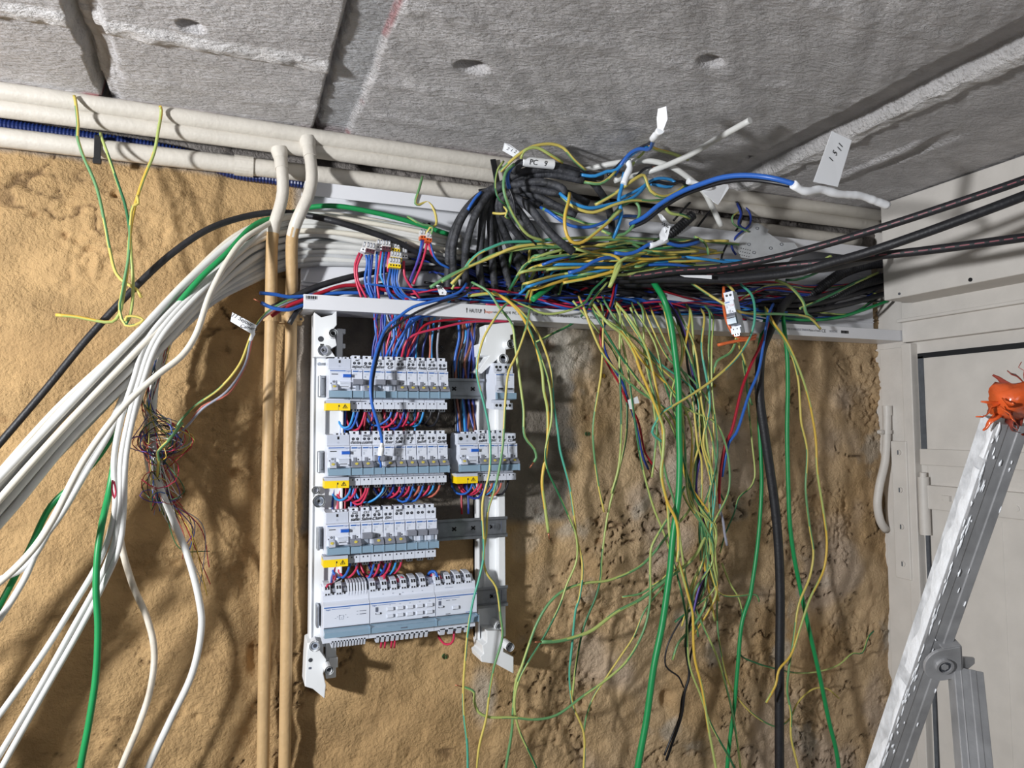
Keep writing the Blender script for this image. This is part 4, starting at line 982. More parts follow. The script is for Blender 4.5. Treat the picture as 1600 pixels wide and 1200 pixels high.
# ------------------------------------------------------------------ step ladder
def ladder():
    def L3(u, v, t): r = ray(u, v).normalized(); return CAM + r * t
    A = L3(1578, 640, 0.86); B = L3(1386, 1200, 1.06)
    d = (A - B).normalized(); foot = B - d * (B.z / d.z)
    top = A - d * 0.012
    e = empty('step_ladder', foot, 'paint-splattered aluminium step ladder in front of the white door', 'ladder')
    def fix(o): o.matrix_parent_inverse = Matrix.Translation(-foot); return o
    view = (A - CAM).normalized()
    side = d.cross(view).normalized()
    nrm = side.cross(d).normalized()
    if side.x < 0: side = -side
    if nrm.dot(view) < 0: nrm = -nrm
    ang = math.radians(38); wv = side * math.cos(ang) + nrm * math.sin(ang); tv = nrm * math.cos(ang) - side * math.sin(ang)
    hw, ht = 0.0172, 0.0125
    prof = [(-hw, -ht + .002), (-hw + .0015, -ht), (-hw * .35, -ht), (-hw * .30, -ht + .0010), (hw * .3, -ht + .0010), (hw * .35, -ht), (hw - .0015, -ht), (hw, -ht + .002), (hw, ht), (-hw, ht)]
    b = MB(); n = len(prof)
    vs = [foot + wv * a + tv * c for a, c in prof] + [top + wv * a + tv * c for a, c in prof]
    b.add(vs, [(i, (i + 1) % n, (i + 1) % n + n, i + n) for i in range(n)] + [tuple(range(n))[::-1], tuple(range(n, 2 * n))], 'aluminium')
    b.m[n - 1] = b.slot('painted_metal')
    o = fix(b.build('stile', e, .0006))
    # dried paint: a ragged coat down the left side face and over its corner, flecks on the front
    R = random.Random(3); b = MB(); Ln = (top - B).length
    s = -.06
    ring = []
    ns = int((Ln + .06) / .004)
    base = [B + d * (-.06 + .004 * i) for i in range(ns)]
    lo = [-ht + .0022 for _ in range(ns)]
    hi = [max(-ht + .004, min(ht * .8, ht * (.10 + .55 * math.sin(i * .11 + 1) * math.sin(i * .043) + .35 * math.sin(i * .37) * math.sin(i * .19 + 2)))) for i in range(ns)]
    vs = []; fs = []
    for i in range(ns):
        o0 = base[i] - wv * (hw + .0003); t1, t2 = lo[i], hi[i]; th = .0006 + .0004 * math.sin(i * .9)
        vs += [o0 + tv * t1, o0 - wv * th + tv * (t1 * .8 + t2 * .2), o0 - wv * th * .6 + tv * (t1 * .3 + t2 * .7), o0 + tv * t2]
    for i in range(ns - 1):
        if math.sin(i * .23) * math.sin(i * .071 + .5) > .62: continue
        for k in range(3): fs.append((4 * i + k, 4 * i + k + 1, 4 * i + 5 + k, 4 * i + 4 + k))
    b.add(vs, fs, 'paint_white', True)
    def fleck(s, a, l, w):
        c0 = B + d * s + wv * a + tv * (-ht - .0001); k = 9; rg = []
        for i in range(k):
            q = 2 * math.pi * i / k; rr = R.uniform(.35, 1.25); rg.append(c0 + d * (math.cos(q) * l * rr) + wv * (math.sin(q) * w * rr))
        lift = -tv * R.uniform(.0004, .0011)
        b.add(rg + [p * .7 + c0 * .3 + lift for p in rg], [(i, (i + 1) % k, (i + 1) % k + k, i + k) for i in range(k)] + [tuple(range(k, 2 * k))], 'paint_white', True)
    for i in range(60): fleck(R.uniform(-.03, Ln), -hw + abs(R.gauss(.001, .0025)), R.uniform(.003, .013), R.uniform(.0006, .0018))
    for i in range(26): fleck(R.uniform(0, Ln), R.uniform(-hw, hw) * .9, R.uniform(.001, .007), R.uniform(.0004, .0013))
    b.build('dried_paint', o)['kind'] = 'stuff'
    # torn orange wrapping round the top
    b = MB(); R = random.Random(5); K = 26; M = 9
    axis = Vector((1, -.25, .10)).normalized(); c0 = L3(1584, 624, .845)
    t1 = axis.orthogonal().normalized(); t2 = axis.cross(t1)
    vs = []; fs = []
    for j in range(M):
        for i in range(K):
            q = 2 * math.pi * i / K; rr = .0175 * (1 + .18 * math.sin(3 * q + j) + R.uniform(-.10, .10)) * (1.0 if 0 < j < M - 1 else .75)
            vs.append(c0 + axis * (-.018 + .0105 * j) + (t1 * math.cos(q) + t2 * math.sin(q)) * rr)
    for j in range(M - 1):
        for i in range(K): fs.append((j * K + i, j * K + (i + 1) % K, (j + 1) * K + (i + 1) % K, (j + 1) * K + i))
    fs += [tuple(range(K))[::-1], tuple(range((M - 1) * K, M * K))]
    b.add(vs, fs, 'tape_orange', True)
    def shred(p, dr, l, w, m):
        sd = dr.cross(Vector((R.uniform(-1, 1), R.uniform(-1, 1), R.uniform(-1, 1)))).normalized(); nn = dr.cross(sd).normalized()
        vs = []
        for k in range(6):
            t = k / 5; c = p + dr * (l * t) + nn * (R.uniform(-.15, .15) * l * t); ww = w * (1 - t * .8)
            vs += [c - sd * ww, c + sd * ww, c + sd * ww + nn * .0009, c - sd * ww + nn * .0009]
        fs = []
        for k in range(5):
            for i in range(4): fs.append((4 * k + i, 4 * k + (i + 1) % 4, 4 * k + 4 + (i + 1) % 4, 4 * k + 4 + i))
        fs += [(3, 2, 1, 0), (20, 21, 22, 23)]
        b.add(vs, fs, m, True)
    for i in range(16):
        q = R.uniform(0, 2 * math.pi); dr = ((t1 * math.cos(q) + t2 * math.sin(q)) + axis * R.uniform(-1.2, .1)).normalized()
        shred(c0 + axis * R.uniform(-.022, .03) + (t1 * math.cos(q) + t2 * math.sin(q)) * .013, dr, R.uniform(.012, .028), R.uniform(.003, .007), R.choice(('tape_red', 'tape_red', 'tape_red', 'tape_orange')))
    for i in range(7): shred(c0 + axis * R.uniform(-.01, .05) - d * .006, (-d + wv * R.uniform(-.2, .7) + axis * R.uniform(-.2, .6)).normalized(), R.uniform(.02, .042), R.uniform(.006, .011), 'tape_red')
    for p_, l in ((Vector((-1, .1, -.35)), .034), (Vector((-1, .1, .15)), .022)): shred(c0 - axis * .014 + Vector((0, 0, -.004)), p_.normalized(), l, .0035, 'tape_orange')
    tag(fix(b.build('plastic_wrapping', e)), 'torn orange plastic wrapping at the top')
    # hinge bracket and rear leg
    pf = lambda u, v: (lambda r: CAM + r * ((B - tv * (ht + .0045) - CAM).dot(tv) / r.dot(tv)))(ray(u, v))     # on the plane just in front of the stile
    Hc = pf(1472, 1037)
    w3 = (pf(1510, 1030) - Hc).normalized(); u3 = tv.cross(w3).normalized()
    if u3.dot(d) < 0: u3 = -u3
    b = MB(); K = 14; r = (pf(1472, 1013) - Hc).length; L_ = (pf(1500, 1032) - Hc).length
    ring = [(-r * math.sin(math.pi * i / K), r * math.cos(math.pi * i / K)) for i in range(K + 1)] + [(L_, -r * .98), (L_, r * .98)]
    m = len(ring); vs = [Hc + w3 * a + u3 * c + tv * .001 for a, c in ring] + [Hc + w3 * a + u3 * c - tv * .0030 for a, c in ring]
    b.add(vs, [(i, (i + 1) % m, (i + 1) % m + m, i + m) for i in range(m)] + [tuple(range(m))[::-1], tuple(range(m, 2 * m))], 'aluminium')
    b.obox(Hc + w3 * L_ + tv * .016, w3 * .0018, u3 * r * .98, tv * .018, 'aluminium')
    b.obox(Hc + w3 * (L_ * .55) + u3 * r + tv * .012, w3 * L_ * .5, u3 * .0014, tv * .014, 'aluminium')
    Q = [Hc + w3 * L_ + u3 * r * .2, Hc + w3 * L_ - u3 * r, pf(1527, 1033) + tv * .004, pf(1527, 1041) + tv * .004]
    b.add(Q + [q + tv * .003 for q in Q], [(0, 1, 3, 2), (4, 6, 7, 5), (0, 2, 6, 4), (1, 5, 7, 3), (2, 3, 7, 6), (0, 4, 5, 1)], 'aluminium')
    br = fix(b.build('hinge_bracket', e, .0006))
    b = MB(); b.ring(Hc - tv * .0030, Hc - tv * .0065, r * .46, r * .34, 'aluminium', 18); b.cyl(Hc - tv * .0030, Hc - tv * .0048, r * .36, 'dark_grey', n=18); b.cyl(Hc - tv * .0045, Hc - tv * .0060, r * .20, 'aluminium', n=6)
    b.build('pivot_bolt', br)
    dist = (Hc + tv * .018 - CAM).length
    C1 = L3(1508, 1048, dist + .012); T = L3(1522, 1200, dist - .01); dl = (T - C1).normalized(); ft = C1 + dl * ((0 - C1.z) / dl.z)
    sd = dl.cross(view).normalized(); sd = sd if sd.x > 0 else -sd; nv = sd.cross(dl).normalized(); nv = nv if nv.dot(view) > 0 else -nv
    a2 = math.radians(26); ww = sd * math.cos(a2) + nv * math.sin(a2); tt = nv * math.cos(a2) - sd * math.sin(a2)
    b = MB(); mid = (C1 + ft) / 2; hl = (ft - C1).length / 2
    b.obox(mid, ww * .0150, tt * .0095, dl * hl, 'aluminium'); b.obox(mid + ww * .004, ww * .0035, tt * .0102, dl * hl, 'aluminium'); b.obox(mid - ww * .008, ww * .0010, tt * .0100, dl * hl, 'aluminium')
    fix(b.build('rear_leg', e, .0012))
    return e
ladder()
# ------------------------------------------------------------------ cables and wires
NAME = {'yg': 'earth_wire', 'gy': 'earth_wire', 'yy': 'earth_wire', 'tg': 'earth_wire', 'gg': 'earth_wire', 'cw': 'sheathed_cable', 'cc': 'sheathed_cable', 'cd': 'sheathed_cable',
        'cg': 'sheathed_cable', 'cb': 'sheathed_cable', 'sb': 'sheathed_cable'}
def W(kind, label, pts, group=None, px=None, r=None, tip=0, jit=0.0, n=None):
    nm = NAME.get(kind, 'insulated_wire'); cat = 'cable' if kind[0] == 'c' or kind == 'sb' else 'wire'
    w3 = to3d(pts)
    if jit: w3 = [p + Vector(rng.normal(0, jit, 3)) for p in w3]
    if px:
        m = pts[len(pts) // 2]; r = pxr(m[0], m[1], 0.08 if len(m) < 3 else m[2], px)
    return wire(nm, kind, label, pts, cat, group, r, tip, n or (12 if cat == 'cable' else 8), raw=w3)

# ---- white bundle leaving the trunking to the left
G1 = 'white cables sweeping from the trunking to the left edge'
base = [(720, 392), (640, 376), (560, 362), (490, 356), (440, 362), (385, 382), (310, 448), (215, 545), (105, 655), (0, 775), (-60, 842)]
offs = [(-17, .010, -24), (-11, .022, -14), (-5, .010, -6), (0, .028, 2), (6, .012, 9), (11, .026, 15), (17, .010, 22), (-14, .034, -19), (3, .036, 5), (22, .018, 28)]
desc = ['outermost of the white cables sweeping left from the trunking', 'innermost white cable of the bundle running to the left edge']
for k, (o, d, o2) in enumerate(offs):
    pts = []
    for i, (u, v) in enumerate(base):
        t = min(1.0, max(0.0, (i - 3) / 7)); off = o * (1 - t) * (1.25 if i < 5 else 1) + o2 * t + rng.normal(0, 2.0)
        dd = d if i < 5 else d + (0.02, 0.05, 0.09, 0.12, 0.14, 0.15)[i - 5]
        ang = math.radians(8 if i < 4 else 20 if i == 4 else 45)
        pts.append((u + off * math.sin(ang) * (1 if i > 3 else 0), v + off * math.cos(ang) * (-1 if False else 1), dd))
    W(('cc', 'cw', 'cy', 'cw')[k % 4], desc[0] if k == 0 else desc[1] if k == 9 else 'white sheathed cable in the bundle sweeping from trunking to left edge', pts, G1, r=.0044 + .0004 * (k % 2))
# ---- cables that drop earlier
G2 = 'white cables dropping toward the lower left'
def dropper(kind, label, pts, px=9.5, g=G2, **k): return W(kind, label, pts, g, px=px, **k)
head = lambda o, d: [(700, 384 + o, d), (600, 366 + o, d), (500, 352 + o, d), (440, 356 + o, d)]
dropper('cc', 'cream cable crossing in front of the white bundle and curving to left edge', head(-14, .040) + [(405, 358, .07), (380, 375, .09), (355, 408, .11), (328, 460, .13), (305, 525, .15), (284, 556, .16), (246, 586, .17), (196, 632, .18), (133, 716, .19), (80, 816, .20), (50, 860, .20), (0, 909, .20), (-40, 935, .20)])
dropper('cw', 'white cable falling beside green one, upper of the pair reaching mid left edge', head(6, .020) + [(380, 388, .05), (300, 455, .07), (232, 530, .09), (200, 600, .11), (170, 668, .13), (128, 735, .14), (92, 800, .15), (40, 885, .15), (0, 905, .15), (-30, 918, .15)], 9)
dropper('cw', 'white cable falling to the left edge just above the second green cable', head(12, .020) + [(380, 392, .05), (305, 462, .07), (238, 535, .09), (206, 602, .11), (176, 668, .13), (136, 735, .14), (98, 800, .15), (62, 852, .15), (38, 905, .15), (0, 965, .15), (-30, 1000, .15)], 9)
dropper('cw', 'white cable hanging nearly straight then bending to lower left, leftmost of three', head(2, .030) + [(385, 382, .06), (310, 445, .09), (232, 528, .12), (208, 596, .13), (188, 660, .14), (178, 720, .14), (180, 790, .14), (168, 845, .14), (148, 890, .14), (112, 950, .14), (68, 1020, .14), (0, 1116, .14), (-20, 1142, .14)], 9)
dropper('cw', 'white cable hanging nearly straight then bending to lower left, middle of three', head(-4, .034) + [(390, 380, .06), (315, 446, .09), (242, 530, .12), (216, 600, .13), (200, 660, .14), (189, 720, .14), (188, 790, .14), (178, 850, .14), (156, 905, .14), (112, 985, .14), (56, 1085, .14), (0, 1178, .14), (-20, 1210, .14)], 9)
dropper('cw', 'white cable hanging nearly straight then bending to lower left, rightmost of three', head(-8, .034) + [(392, 378, .06), (322, 448, .09), (250, 530, .12), (222, 600, .13), (206, 660, .14), (196, 720, .14), (193, 800, .14), (186, 855, .14), (162, 912, .14), (120, 992, .14), (64, 1090, .14), (8, 1190, .14), (-5, 1215, .14)], 9)
dropper('cd', 'grimy white cable bulging right, then leaving at bottom left of the frame', head(9, .034) + [(388, 384, .06), (318, 452, .08), (246, 540, .10), (222, 610, .11), (200, 680, .11), (190, 760, .11), (187, 833, .10), (206, 910, .09), (231, 969, .085), (241, 1018, .085), (235, 1077, .09), (217, 1133, .09), (186, 1210, .09)], 10)
dropper('cw', 'white cable curving out of the coloured thin wire tangle down to the bottom edge', [(300, 445, .05), (262, 520, .05), (243, 600, .055), (240, 690, .06), (250, 760, .065), (266, 801, .07), (294, 871, .075), (311, 937, .08), (315, 976, .08), (301, 1050, .085), (266, 1126, .09), (228, 1210, .09)], 10.5)
dropper('cw', 'grey white cable hidden behind the thin wire tangle', [(330, 440, .03), (280, 500, .03), (250, 560, .035), (232, 640, .04), (228, 700, .045), (244, 770, .05), (262, 800, .055)], 9)
for k in range(6):                                # lower layer inside the trunking, seen right of the drop pipes
    o = 30 + 8.0 * k
    W(('cw', 'cy')[k % 2], 'white cable lying in the back of the trunking under the bundle', [(770, 398 + o * .5, .016), (660, 378 + o * .6, .016 + .006 * (k % 2)), (560, 362 + o * .75, .016), (490, 356 + o * .8, .014), (440, 362 + o * .85, .012), (392, 392 + o * .7, .03), (330, 446 + o * .4, .05), (250, 530 + o * .25, .08), (150, 640 + o * .15, .10), (60, 740, .12), (-40, 842, .13)], 'white cables low in the trunking', r=.0043, jit=.0008)
GG = None
W('cg', 'green sheathed cable winding through the white bundle down to the bottom edge', [(700, 366, .05), (640, 346, .052), (575, 330, .052), (525, 322, .050), (485, 324, .040), (440, 338, .030), (400, 350, .055), (352, 398, .09), (308, 440, .10), (255, 508, .10), (213, 606, .105), (192, 645, .11), (181, 690, .12), (177, 730, .125), (170, 770, .13), (160, 815, .15), (153, 860, .155), (150, 920, .155), (153, 976, .155), (150, 1053, .155), (140, 1123, .155), (124, 1210, .155)], px=9.5)
W('cg', 'green sheathed cable leaving at the left edge among white ones', [(440, 346, .024), (390, 366, .045), (320, 432, .06), (240, 520, .075), (200, 610, .09), (170, 690, .10), (120, 752, .13), (80, 790, .13), (45, 860, .13), (0, 945, .13), (-25, 990, .13)], px=9)
W('cb', 'long black cable sweeping from the left edge up over the white bundle', [(-40, 738, .05), (0, 692, .05), (70, 610, .055), (140, 525, .06), (210, 450, .065), (270, 395, .06), (330, 356, .05), (400, 335, .030), (440, 332, .028), (470, 335, .036), (520, 345, .058), (570, 360, .058), (620, 378, .055), (680, 408, .04), (740, 430, .03)], px=10)

# ---- earth wires at the far left, hanging from the ceiling edge
GE = None
W('yg', 'leftmost earth wire hanging from the ceiling edge over the white pipes', [(116, 150, .040), (118, 158, .076), (122, 196, .080), (121, 213, .082), (129, 241, .08), (150, 290, .08), (164, 350, .08), (171, 388, .08), (182, 428, .085), (196, 442, .09), (213, 452, .09), (221, 465, .09)], px=5)
W('gy', 'short green earth wire hanging between two yellow ones at far left', [(157, 208, .045), (160, 218, .06), (171, 248, .07), (182, 280, .075), (196, 322, .08), (203, 364, .085), (205, 400, .09), (208, 440, .09), (207, 470, .095), (203, 494, .10), (197, 506, .10)], px=4.5)
W('yy', 'yellow earth wire hanging from the ceiling edge with free end pointing left', [(250, 166, .04), (252, 172, .076), (247, 206, .08), (241, 238, .08), (224, 280, .085), (210, 325, .09), (203, 367, .095), (199, 420, .10), (193, 460, .10), (186, 492, .10), (175, 503, .10), (150, 501, .10), (120, 495, .10), (87, 492, .10)], px=5)
W('yg', 'yellow green wire knotted in a small loop below the hanging earth wires', [(214, 305, .10), (216, 318, .10), (208, 322, .10), (204, 345, .10), (201, 400, .105), (191, 455, .105), (187, 485, .108), (196, 508, .11), (211, 508, .112), (224, 500, .112), (214, 495, .112), (198, 495, .112), (196, 502, .112)], px=4.5)
W('yg', 'single earth wire standing up from the trunking under the pipes', [(662, 374, .06), (672, 356, .07), (681, 352, .07), (679, 330, .068), (668, 315, .066), (655, 320, .068), (649, 318, .07), (655, 295, .07), (660, 276, .055)], px=4)
W('yg', 'short earth wire bent left beside the orange connector', [(674, 366, .075), (676, 354, .078), (660, 351, .08), (645, 343, .078), (637, 338, .07)], px=3.6)

# ---- stubs at the left end of the trunking
W('blue', 'upper of two cut blue wires poking out of the trunking left end', [(600, 458, .045), (520, 458, .05), (472, 463, .055), (450, 464, .06), (430, 460, .065), (406, 458, .07)], px=6)
W('blue', 'lower cut blue wire with bare copper end at the trunking left end', [(560, 470, .045), (500, 470, .05), (472, 477, .055), (451, 484, .066), (425, 481, .07), (408, 473, .07)], px=6, tip=2)
W('cb', 'thick black cable leaving the trunking left end behind the tan pipes', [(720, 420, .03), (620, 420, .035), (560, 430, .04), (490, 450, .045), (440, 474, .045), (424, 482, .040)], px=10)
W('cb', 'cut black cable pointing down beside the right tan pipe', [(600, 445, .030), (530, 458, .035), (485, 470, .044), (466, 484, .05), (452, 506, .055)], px=8)
W('crim', 'red wire arching out of the trunking left end beside the blue stubs', [(640, 462, .05), (580, 449, .05), (540, 446, .05), (505, 456, .055), (470, 470, .06), (446, 480, .06), (424, 494, .055)], px=6)
for k, (kd, lb) in enumerate((('yg', 'yellow green core'), ('grey', 'grey violet core'), ('salmon', 'thin red core'))):
    W(kd, f'{lb} running from the paper tag by the tan pipes down to the tangle', [(470, 462 + 4 * k, .05), (440, 474 + 3 * k, .065), (415, 490 + 2 * k, .07), (398, 512, .075), (390 + 2 * k, 530, .08), (382 - 8 * (k == 0) + k, 570, .085), (352 - 10 * (k == 0) + 2 * k, 608 + 4 * k, .08), (316 - 12 * (k == 0), 635 + 4 * (k == 1), .075), (290 - 8 * (k == 0), 668 - 10 * (k == 0), .07), (262, 690, .065)], px=4 if k < 2 else 3)

# ---- tangle of thin telephone wires
GT = 'thin coloured telephone wires in the tangle'
tc = ['red', 'blue', 'yg', 'grey', 'white', 'black', 'salmon', 'vio', 'yy', 'green2', 'crim', 'white']
KIND['green2'] = (('w_dgreen',), .0008)
for k in range(34):
    kd = tc[k % len(tc)]; c = (252 + rng.normal(0, 6), 688 + rng.normal(0, 8)); pts = []
    if k < 22:
        u = 228 + rng.uniform(-8, 14)
        pts = [(275 + rng.uniform(-20, 20), 470 + rng.uniform(-10, 40), .05), (248 + rng.uniform(-10, 14), 560, .055), (u, 630, .06)]
        a0 = rng.uniform(0, 6.28); R1, R2 = rng.uniform(16, 44), rng.uniform(12, 34)
        for j in range(rng.integers(6, 12)): pts.append((c[0] + R1 * math.cos(a0 + j * .85), c[1] + R2 * math.sin(a0 + j * .85), .06 + .02 * math.sin(j * 1.3 + k)))
        pts += [(245 + rng.uniform(-12, 16), 745 + rng.uniform(-20, 20), .06), (258 + rng.uniform(-24, 30), 780 + rng.uniform(-15, 30), .055)]
    else:
        a0 = rng.uniform(0, 6.28); R1, R2 = rng.uniform(10, 34), rng.uniform(10, 28); c = (250 + rng.normal(0, 8), 760 + rng.normal(0, 16))
        pts = [(240 + rng.uniform(-8, 8), 700, .06)] + [(c[0] + R1 * math.cos(a0 + j), c[1] + R2 * math.sin(a0 + j), .06 + .015 * math.sin(j + k)) for j in range(5)] + [(275 + rng.uniform(-20, 40), 820 + rng.uniform(-20, 40), .05), (300 + rng.uniform(-20, 30), 880 + rng.uniform(-30, 60), .04)]
    W(kd, 'thin coloured telephone wire tangled in front of the sand plaster', pts, GT, r=.0007, n=5)
W('yg', 'thick yellow green loop inside the telephone wire tangle', [(285, 660, .075), (262, 690, .08), (246, 706, .08), (248, 720, .08), (246, 745, .07)], px=5)
W('red', 'short red loop beside the hanging white cables', [(176, 750, .16), (175, 765, .16), (179, 779, .16), (181, 768, .16), (178, 752, .16)], px=3)

# ---- long runs along the floor of the trunking
GR = 'wires lying along the floor of the trunking'
runs = ['blue', 'blue', 'red', 'navy', 'blue', 'crim', 'navy', 'red', 'sky', 'blue', 'vio', 'navy', 'red', 'black', 'blue', 'crim', 'navy', 'black', 'blue', 'red', 'navy', 'black', 'navy', 'vio', 'red', 'blue']
cn = {'blue': 'blue', 'navy': 'dark blue', 'red': 'pink red', 'crim': 'dark red', 'sky': 'light blue', 'vio': 'violet', 'black': 'black', 'yg': 'yellow green', 'gy': 'green yellow', 'brown': 'brown'}
def lipv(u): return 462 + (u - 475) * 0.056
for k, kd in enumerate(runs[:19]):
    u0 = rng.uniform(560, 760); u1 = rng.uniform(930, 1320); pts = []
    for t in np.linspace(0, 1, 7):
        u = u0 + (u1 - u0) * t; pts.append((u, lipv(u) - rng.uniform(1, 26) , rng.uniform(.018, .058)))
    W(kd, f'{cn[kd]} wire lying along the floor of the trunking', pts, GR + ' ' + cn[kd], r=.0018)
GRB = 'dark wires deep in the trunking'
for k in range(30):
    kd = ['navy', 'black', 'black', 'navy', 'crim', 'black'][k % 6]
    u0 = rng.uniform(640, 900); u1 = u0 + rng.uniform(150, 420); v0 = rng.uniform(395, 470); v1 = rng.uniform(410, 480); pts = []
    for t in np.linspace(0, 1, 6): pts.append((u0 + (min(u1, 1340) - u0) * t, v0 + (v1 - v0) * t + rng.normal(0, 7), rng.uniform(.012, .045)))
    W(kd, f'{cn[kd]} wire deep in the trunking behind the tangle', pts, GRB + ' ' + cn[kd], r=.0020)
for k in range(14):  # black filler cables added so the trunking interior reads dark
    u0 = 640 + 24 * k + rng.uniform(-8, 8)
    W('cb', 'black filler cable added to darken the back of the trunking', [(u0 - 30, 392 + rng.uniform(-6, 10), .014), (u0 + 20, 410 + rng.uniform(-8, 8), .018), (u0 + 80, 428 + rng.uniform(-8, 8), .022), (u0 + 150, 440 + rng.uniform(-8, 10), .022), (min(u0 + 240, 1330), 455 + rng.uniform(-8, 8), .02)], 'filler cables darkening the back of the trunking', r=.0058)
for k in range(12):
    kd = ['black', 'crim', 'navy', 'black', 'navy', 'gy'][k % 6]
    v = rng.uniform(455, 505)
    W(kd, f'{cn[kd]} wire at the dark right end of the trunking', [(1130, lipv(1130) - rng.uniform(4, 50), .03), (1200, v - 12 + rng.normal(0, 5), .04), (1270, v - 8 + rng.normal(0, 5), .045), (1330, v - 12, .045), (1376, rng.uniform(425, 480), .04)], 'wires at the right end of the trunking ' + cn[kd], r=.0021)
for k in range(3):
    W('cb', 'black cable running into the wall gap under the beam', [(1180, 470 + 8 * k, .03), (1260, 468 + 9 * k, .05), (1320, 452 + 12 * k, .055), (1386, 430 + 14 * k, .05)], 'black cables under the beam', r=.006)
W('cg', 'dark green cable at the right end of the trunking, sagging under the beam', [(1190, 492, .05), (1255, 500, .058), (1310, 496, .058), (1350, 484, .055), (1388, 470, .05)], px=5)

# ---- wires from trunking down to the top row of breakers
GV = 'wires dropping behind the top row of breakers'
fan = [('blue', 585, 588), ('navy', 590, 582), ('crim', 588, 592), ('blue', 600, 596), ('navy', 596, 600), ('red', 612, 604), ('blue', 620, 610), ('grey', 606, 613), ('black', 604, 622), ('crim', 630, 616), ('sky', 616, 624), ('blue', 640, 618), ('navy', 634, 628), ('blue', 642, 634), ('navy', 650, 640), ('red', 655, 637), ('blue', 646, 644), ('vio', 660, 646), ('sky', 664, 650), ('black', 652, 654), ('navy', 668, 660), ('salmon', 672, 671), ('sky', 678, 675), ('grey', 690, 684), ('crim', 637, 612), ('black', 625, 606), ('navy', 610, 640), ('vio', 600, 588)]
for kd, ut, ub in fan:
    lab = {'crim': 'dark red', 'sky': 'light blue', 'grey': 'grey', 'salmon': 'salmon red', 'vio': 'violet', 'navy': 'dark blue', 'red': 'pink red'}.get(kd, kd)
    W(kd, f'{lab} wire dropping from the trunking behind the top row of breakers', [(ut + rng.uniform(-10, 30), 470, .04), (ut + rng.uniform(-3, 3), 492, .045), (ut * .6 + ub * .4 + rng.uniform(-4, 4), 515, .045), (ub + rng.uniform(-2, 2), 542, .040), (ub, 566, .034), (ub, 590, .020)], GV + ' ' + lab, r=.0019)
for k, (kd, u0, v0, u1, ub) in enumerate((('blue', 700, 488, 650, 614), ('blue', 660, 487, 616, 604), ('red', 735, 500, 690, 628), ('crim', 712, 496, 664, 637), ('blue', 690, 489, 640, 620))):
    W(kd, f'{dict(red="pink red", crim="dark red").get(kd, kd)} wire arching under the trunking to the top row of breakers', [(u0 + 60, v0 + 2, .05), (u0, v0 + 3, .055), (u1, v0 + 12, .060), (ub + 12, 528, .058), (ub, 556, .045), (ub, 585, .022)], 'arching wires above the top row ' + kd, r=.0021)
for k, (kd, ut, ub) in enumerate((('blue', 722, 712), ('brown', 728, 714), ('sky', 732, 720), ('navy', 736, 724), ('brown', 740, 728), ('black', 738, 718), ('navy', 744, 732), ('brown', 726, 736), ('navy', 734, 741), ('black', 748, 708))):
    lab = {'navy': 'dark blue', 'sky': 'light blue'}.get(kd, kd)
    W(kd, f'{lab} wire dropping behind the steel rail to the short right-hand row', [(ut + 20, 488, .035), (ut, 500, .03), (ut * .5 + ub * .5 + rng.uniform(-3, 3), 530, .022), (ub, 565, .016), (ub + rng.uniform(-2, 2), 610, .013), (ub + 3, 650, .016), (ub + 8, 684, .024), (ub + 12, 700, .02)], 'wires dropping to the short right-hand row ' + lab, r=.0024, jit=.0022)
# ---- loops under the rows
def loops(row, z, x0, items, behind):
    for kd, k, sl in items:
        x = x0 + k * MW; lab = {'red': 'pink red', 'sky': 'light blue', 'navy': 'dark blue', 'salmon': 'orange red'}.get(kd, kd)
        a = Vector((x, -.058, z - .017)); dpt = rng.uniform(.020, .030)
        raw = [a + Vector((0, 0, .006)), a, a + Vector((-.0015, .002, -.011)), a + Vector((-.006 - sl, .012, -dpt)), a + Vector((-.014 - sl * 1.4, .030, -dpt - .001)), a + Vector((-.020 - sl * 1.6, .040, -dpt * .5)), a + Vector((-.022 - sl * 1.6, .044, .012))]
        wire('insulated_wire', kd, f'{lab} wire curling under the {row} of breakers', None, 'wire', f'wires curling under the {row} {lab}', .0019, 0, 8, raw=raw)
    for kd, x, x2 in behind:
        lab = {'red': 'pink red', 'sky': 'light blue', 'navy': 'dark blue', 'crim': 'dark red'}.get(kd, kd)
        raw = [Vector((x, -.024, z + .03)), Vector((x, -.022, z - .005)), Vector((x + (x2 - x) * .4, -.020, z - .022)), Vector((x2, -.022, z - .045)), Vector((x2, -.024, z - .075))]
        wire('insulated_wire', kd, f'{lab} wire running down between the {row} and the row below', None, 'wire', f'wires behind the {row} {lab}', .0019, 0, 8, raw=raw)
loops('top row', Z1, .1355, [('sky', 2.4, 0), ('blue', 2.75, .002), ('red', 3.4, .002), ('blue', 5.8, .008), ('red', 6.4, .006), ('navy', 7.0, .002), ('red', 7.45, .001), ('red', 8.4, .001), ('sky', 8.85, 0), ('black', 9.6, 0), ('black', 10.4, 0)],
      [('blue', .165, .163), ('blue', .170, .168), ('crim', .205, .200), ('red', .214, .212), ('navy', .222, .210), ('crim', .228, .240), ('red', .236, .232), ('navy', .255, .250), ('crim', .262, .266), ('black', .27, .274), ('sky', .285, .285), ('navy', .18, .19), ('black', .243, .228), ('vio', .2, .222)])
